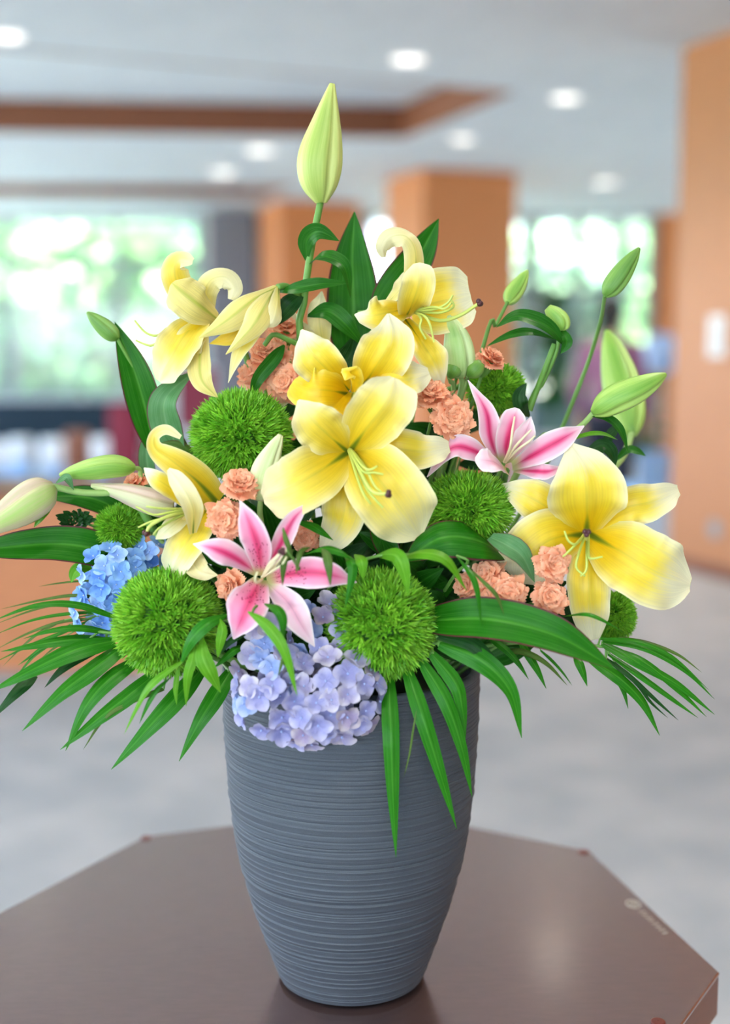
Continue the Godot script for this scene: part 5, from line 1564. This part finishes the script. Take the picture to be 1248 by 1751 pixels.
func build_background() -> void:
	# wooden counter at the left
	var z0 := -on_y(60, 1147, 0).z
	var x1 := far_at(258, 1100, z0).x
	var ct := thing("wooden_counter", "low orange wood counter at the far left behind the palm leaves", "counter", Vector3(x1 - 1.6, 0, -z0 - 0.25))
	var hy := far_at(60, 836, z0).y
	part(ct, "front_panel", box(3.2, hy - 0.04, 0.5, Vector3(x1 - 1.6, (hy - 0.04) / 2, -z0 - 0.25)), M.wood_pillar)
	part(ct, "worktop", box(3.24, 0.04, 0.56, Vector3(x1 - 1.6, hy - 0.02, -z0 - 0.25), 0.006), M.wood_dark)
	var white := mat(Color(0.90, 0.91, 0.93), 0.5)
	var sky_blue := mat(Color(0.56, 0.72, 0.90), 0.7)
	var burg := mat(Color(0.50, 0.07, 0.20), 0.6)
	var brown := mat(Color(0.52, 0.30, 0.20), 0.5)
	var pouf := func(x: float, z: float, r: float, h: float, top: Material, low: Material, label: String, group: String):
		var p := far_at(x, 760, z)
		var t := thing("stool", label, "stool", Vector3(p.x, 0, p.z), group)
		part(t, "base", lathe(PackedVector2Array([Vector2(0.001, 0.0), Vector2(r * 0.8, 0.0), Vector2(r * 0.86, 0.02), Vector2(r * 0.86, h * 0.42), Vector2(0.001, h * 0.42)]), 28), low, true)
		part(t, "cushion", lathe(PackedVector2Array([Vector2(0.001, h * 0.42), Vector2(r * 0.9, h * 0.42), Vector2(r, h * 0.52), Vector2(r, h * 0.9), Vector2(r * 0.9, h), Vector2(0.001, h)]), 28), top, true)
	pouf.call(-6, 13.4, 0.13, 0.47, white, sky_blue, "white round stool with pale blue base cut by the left picture edge", "white round stools")
	pouf.call(36, 14.2, 0.14, 0.45, white, sky_blue, "white round stool with pale blue base second from the left picture edge", "white round stools")
	pouf.call(92, 13.6, 0.15, 0.48, white, sky_blue, "white round stool just left of the brown wooden one", "white round stools")
	pouf.call(182, 13.6, 0.17, 0.49, white, sky_blue, "white round stool just right of the brown wooden one", "white round stools")
	pouf.call(132, 12.6, 0.13, 0.62, brown, brown, "brown wooden drum stool between two white round stools", "")
	var p2 := Vector3.ZERO
	p2 = far_at(216, 700, 10.5)
	chair("burgundy_chair", "burgundy high backed chair at left beyond the pointed broad leaf", Vector3(p2.x, 0, p2.z), 0.0, burg, burg, false, 0.26, "", 0.98)
	p2 = far_at(338, 680, 5.6)
	var ms := thing("menu_stand", "burgundy panel on a stand with pale rim, seen below the upper left lily", "stand", Vector3(p2.x, 0, p2.z))
	part(ms, "panel", box(0.165, 0.26, 0.012, Vector3(0, p2.y, 0), 0.002), burg, true)
	part(ms, "frame", join([box(0.175, 0.008, 0.018, Vector3(0, p2.y + 0.134, 0)), box(0.175, 0.008, 0.018, Vector3(0, p2.y - 0.134, 0)), box(0.006, 0.27, 0.018, Vector3(-0.0855, p2.y, 0)), box(0.006, 0.27, 0.018, Vector3(0.0855, p2.y, 0))]), white, true)
	part(ms, "pole", tube([Vector3(0, 0.02, -0.01), Vector3(0, 0.5, -0.01), Vector3(0, p2.y - 0.13, -0.01)], 0.012, 0.010, 8, 4), M.metal, true)
	part(ms, "base", lathe(PackedVector2Array([Vector2(0.001, 0.0), Vector2(0.14, 0.0), Vector2(0.14, 0.015), Vector2(0.02, 0.025), Vector2(0.001, 0.025)]), 24), M.metal, true)
	# dark teal sideboard under the window with a small plant
	var s0 := far_at(-60, 700, 16.6)
	var s1 := far_at(232, 700, 16.6)
	var sb := thing("sideboard", "long dark teal sideboard under the left window", "sideboard", Vector3((s0.x + s1.x) / 2, 0, -16.8))
	var teal := mat(Color(0.05, 0.15, 0.21), 0.8)
	part(sb, "cabinet", box(s1.x - s0.x, 0.56, 0.5, Vector3((s0.x + s1.x) / 2, 0.49, -16.9), 0.01), teal)
	part(sb, "plinth", box(s1.x - s0.x - 0.1, 0.21, 0.4, Vector3((s0.x + s1.x) / 2, 0.105, -16.9)), teal)
	plant(far_at(140, 690, 16.9), 0.77, 0.28, 22, M.fresh, "small bright green potted plant on the dark teal sideboard")
	# glazed bay at the right: planters, chair, floor lamp
	plant(Vector3(far_at(948, 600, 15.9).x, 0, -15.9), 0.0, 2.1, 60, M.lily_leaf, "tall dark potted tree beside the right window")
	plant(Vector3(far_at(1106, 700, 11.0).x, 0, -11.0), 0.0, 1.15, 40, M.lily_leaf, "green potted plant to the right of the standing person")
	p2 = far_at(1112, 800, 8.8)
	chair("blue_chair", "pale blue chair partly hidden behind the right yellow lily", Vector3(p2.x, 0, p2.z), 0.3, sky_blue, sky_blue, false, 0.36, "", 0.72)
	var lp := far_at(1130, 605, 12.0)
	var fl := thing("floor_lamp", "floor lamp with pale blue round shade beside the wood wall", "floor lamp", Vector3(lp.x, 0, lp.z))
	part(fl, "pole", tube([Vector3(lp.x, 0.02, lp.z), Vector3(lp.x, 0.6, lp.z), Vector3(lp.x, 1.2, lp.z)], 0.015, 0.012, 8, 4), M.metal)
	part(fl, "shade", ball(0.2, Vector3(lp.x, lp.y, lp.z), Vector3(1, 0.95, 1), 24), mat(Color(0.66, 0.76, 0.92), 0.6))
	part(fl, "base", lathe(PackedVector2Array([Vector2(0.001, 0.0), Vector2(0.15, 0.0), Vector2(0.15, 0.02), Vector2(0.02, 0.03), Vector2(0.001, 0.03)]), 24, Vector3(lp.x, 0, lp.z)), M.metal)
	build_person(Vector3(far_at(1042, 700, 9.5).x, 0, -9.5))


func plant(at: Vector3, y0: float, h: float, n: int, m: Material, label: String) -> void:
	var base := Vector3(at.x, y0, at.z)
	var t := thing("potted_plant", label, "plant", base)
	var r := clampf(h * 0.16, 0.06, 0.2)
	var ph := clampf(h * 0.25, 0.08, 0.38)
	part(t, "pot", lathe(PackedVector2Array([Vector2(0.001, 0.0), Vector2(r * 0.7, 0.0), Vector2(r, ph * 0.96), Vector2(r * 1.04, ph), Vector2(r * 0.92, ph), Vector2(r * 0.9, ph * 0.9), Vector2(0.001, ph * 0.9)]), 24, base), M.white)
	part(t, "stem", tube([base + Vector3(0, ph * 0.85, 0), base + Vector3(0.02, h * 0.5, 0), base + Vector3(0, h * 0.92, 0)], 0.015, 0.006, 8, 6), M.stem)
	var lf := blade([Vector3.ZERO, Vector3(0.3, 0.12, 0), Vector3(0.7, 0.1, 0), Vector3(1.0, -0.1, 0)], 0.24, LEAF, Vector3(0, 1, 0), Vector3(0, 1, 0), {"nu": 8, "nv": 4, "cup": 0.2})
	for k in n:
		var f := float(k) / n
		var o := MeshInstance3D.new()
		o.name = "leaf"
		o.mesh = lf
		o.material_override = m
		var s := h * rng.randf_range(0.17, 0.27)
		o.transform = Transform3D(Basis.from_euler(Vector3(0, k * 2.4, rng.randf_range(0.0, 0.8))).scaled_local(Vector3(s, s, s)), Vector3(0, ph + (h * 0.95 - ph) * (0.15 + 0.85 * f), 0))
		t.add_child(o, true)


func build_person(at: Vector3) -> void:
	var t := thing("person", "person with dark hair in a mauve shirt and navy trousers standing in the lobby", "person", at)
	t.rotation.y = PI - 0.5
	var skin := mat(Color(0.80, 0.62, 0.52), 0.6)
	var body := [
		[v3(0, 1.00, 0), v3(0, 1.12, 0), 0.125, 0.12], [v3(0, 1.12, 0), v3(0, 1.36, 0), 0.12, 0.125], [v3(-0.16, 1.41, 0), v3(0.16, 1.41, 0), 0.055, 0.055], [v3(0, 1.42, 0), v3(0, 1.54, 0.01), 0.055, 0.05],
		[v3(-0.09, 0.94, 0), v3(-0.11, 0.50, 0.01), 0.088, 0.055], [v3(-0.11, 0.50, 0.01), v3(-0.12, 0.09, -0.02), 0.055, 0.038], [v3(0.09, 0.94, 0), v3(0.11, 0.50, 0.01), 0.088, 0.055], [v3(0.11, 0.50, 0.01), v3(0.12, 0.09, -0.02), 0.055, 0.038],
		[v3(-0.18, 1.40, 0), v3(-0.25, 1.13, -0.01), 0.048, 0.038], [v3(-0.25, 1.13, -0.01), v3(-0.25, 0.88, 0.06), 0.036, 0.026], [v3(0.18, 1.40, 0), v3(0.25, 1.13, -0.01), 0.048, 0.038], [v3(0.25, 1.13, -0.01), v3(0.25, 0.88, 0.06), 0.036, 0.026]]
	var head := [[v3(0, 1.66, 0.02), v3(0, 1.68, 0.0), 0.082, 0.086], [v3(0, 1.58, 0.045), v3(0, 1.62, 0.04), 0.048, 0.066], [v3(0, 1.52, 0.01), v3(0, 1.6, 0.01), 0.05, 0.055],
		[v3(0, 1.655, 0.10), v3(0, 1.625, 0.118), 0.010, 0.015], [v3(-0.087, 1.65, 0.0), v3(-0.089, 1.62, 0.0), 0.017, 0.012], [v3(0.087, 1.65, 0.0), v3(0.089, 1.62, 0.0), 0.017, 0.012], [v3(-0.02, 1.592, 0.094), v3(0.02, 1.592, 0.094), 0.008, 0.008]]
	var bl := [nets(v3(-0.34, 0.0, -0.2), v3(0.34, 1.6, 0.2), 0.022, func(p): return bones(p, body, 0.05)), nets(v3(-0.13, 1.48, -0.13), v3(0.13, 1.80, 0.16), 0.009, func(p): return bones(p, head, 0.02))]
	for s in [-1, 1]:
		var w := v3(s * 0.25, 0.88, 0.06)
		var hand := [[w, w + v3(0, -0.05, 0.012), 0.024, 0.026], [w + v3(0, -0.05, 0.012), w + v3(0, -0.085, 0.02), 0.027, 0.026]]
		for f in 4:
			var z := -0.026 + f * 0.0175
			var l: float = [0.030, 0.036, 0.040, 0.034][f]
			var k0 := w + v3(0, -0.085, 0.02 + z)
			hand.append([k0, k0 + v3(-s * 0.006, -l, 0.004), 0.0088, 0.0082])
			hand.append([k0 + v3(-s * 0.006, -l, 0.004), k0 + v3(-s * 0.022, -l * 1.75, 0.006), 0.0082, 0.007])
		hand.append([w + v3(-s * 0.004, -0.03, 0.03), w + v3(-s * 0.012, -0.065, 0.052), 0.012, 0.0095])
		hand.append([w + v3(-s * 0.012, -0.065, 0.052), w + v3(-s * 0.02, -0.095, 0.056), 0.0095, 0.008])
		bl.append(nets(w + v3(-0.06, -0.19, -0.06), w + v3(0.06, 0.03, 0.10), 0.0045, func(p): return bones(p, hand, 0.008)))
	part(t, "body", join(bl), skin, true)
	var shirt := [[v3(0, 0.98, 0), v3(0, 1.14, 0), 0.150, 0.140], [v3(0, 1.14, 0), v3(0, 1.36, 0), 0.140, 0.145], [v3(-0.16, 1.40, 0), v3(0.16, 1.40, 0), 0.074, 0.074], [v3(-0.18, 1.39, 0), v3(-0.255, 1.12, -0.01), 0.066, 0.056], [v3(0.18, 1.39, 0), v3(0.255, 1.12, -0.01), 0.066, 0.056], [v3(-0.255, 1.12, -0.01), v3(-0.252, 0.96, 0.04), 0.056, 0.046], [v3(0.255, 1.12, -0.01), v3(0.252, 0.96, 0.04), 0.056, 0.046]]
	part(t, "shirt", nets(v3(-0.36, 0.88, -0.22), v3(0.36, 1.5, 0.22), 0.02, func(p): return maxf(bones(p, shirt, 0.05), maxf(0.92 - p.y, p.y - 1.46))), mat(Color(0.54, 0.35, 0.47), 0.8), true)
	var pants := [[v3(0, 0.92, 0), v3(0, 1.0, 0), 0.145, 0.138], [v3(-0.09, 0.92, 0), v3(-0.11, 0.50, 0.01), 0.105, 0.075], [v3(-0.11, 0.50, 0.01), v3(-0.12, 0.05, -0.02), 0.075, 0.062], [v3(0.09, 0.92, 0), v3(0.11, 0.50, 0.01), 0.105, 0.075], [v3(0.11, 0.50, 0.01), v3(0.12, 0.05, -0.02), 0.075, 0.062]]
	part(t, "trousers", nets(v3(-0.26, 0.02, -0.2), v3(0.26, 1.06, 0.2), 0.02, func(p): return maxf(bones(p, pants, 0.03), maxf(0.06 - p.y, p.y - 1.0))), mat(Color(0.07, 0.09, 0.17), 0.8), true)
	for s in [-1, 1]:
		var shoe := [[v3(s * 0.12, 0.045, -0.05), v3(s * 0.13, 0.04, 0.06), 0.044, 0.044], [v3(s * 0.13, 0.04, 0.06), v3(s * 0.135, 0.032, 0.15), 0.044, 0.032]]
		part(t, "shoe", nets(v3(s * 0.12 - 0.08, -0.01, -0.12), v3(s * 0.12 + 0.09, 0.12, 0.20), 0.01, func(p): return maxf(bones(p, shoe, 0.02), -p.y)), mat(Color(0.06, 0.06, 0.07), 0.5), true)
	var hair := [[v3(0, 1.70, -0.01), v3(0, 1.69, -0.02), 0.096, 0.098], [v3(0, 1.64, -0.045), v3(0, 1.58, -0.05), 0.085, 0.062]]
	part(t, "hair", nets(v3(-0.13, 1.48, -0.17), v3(0.13, 1.83, 0.12), 0.01, func(p): return maxf(bones(p, hair, 0.03), minf(p.z - 0.055, p.z - 0.02 + (1.70 - p.y) * 1.2))), mat(Color(0.05, 0.045, 0.045), 0.6), true)
	for s in [-1, 1]:
		part(t, "eye", ball(0.010, v3(s * 0.032, 1.655, 0.098), Vector3.ONE, 10), mat(Color(0.12, 0.08, 0.06), 0.2), true)
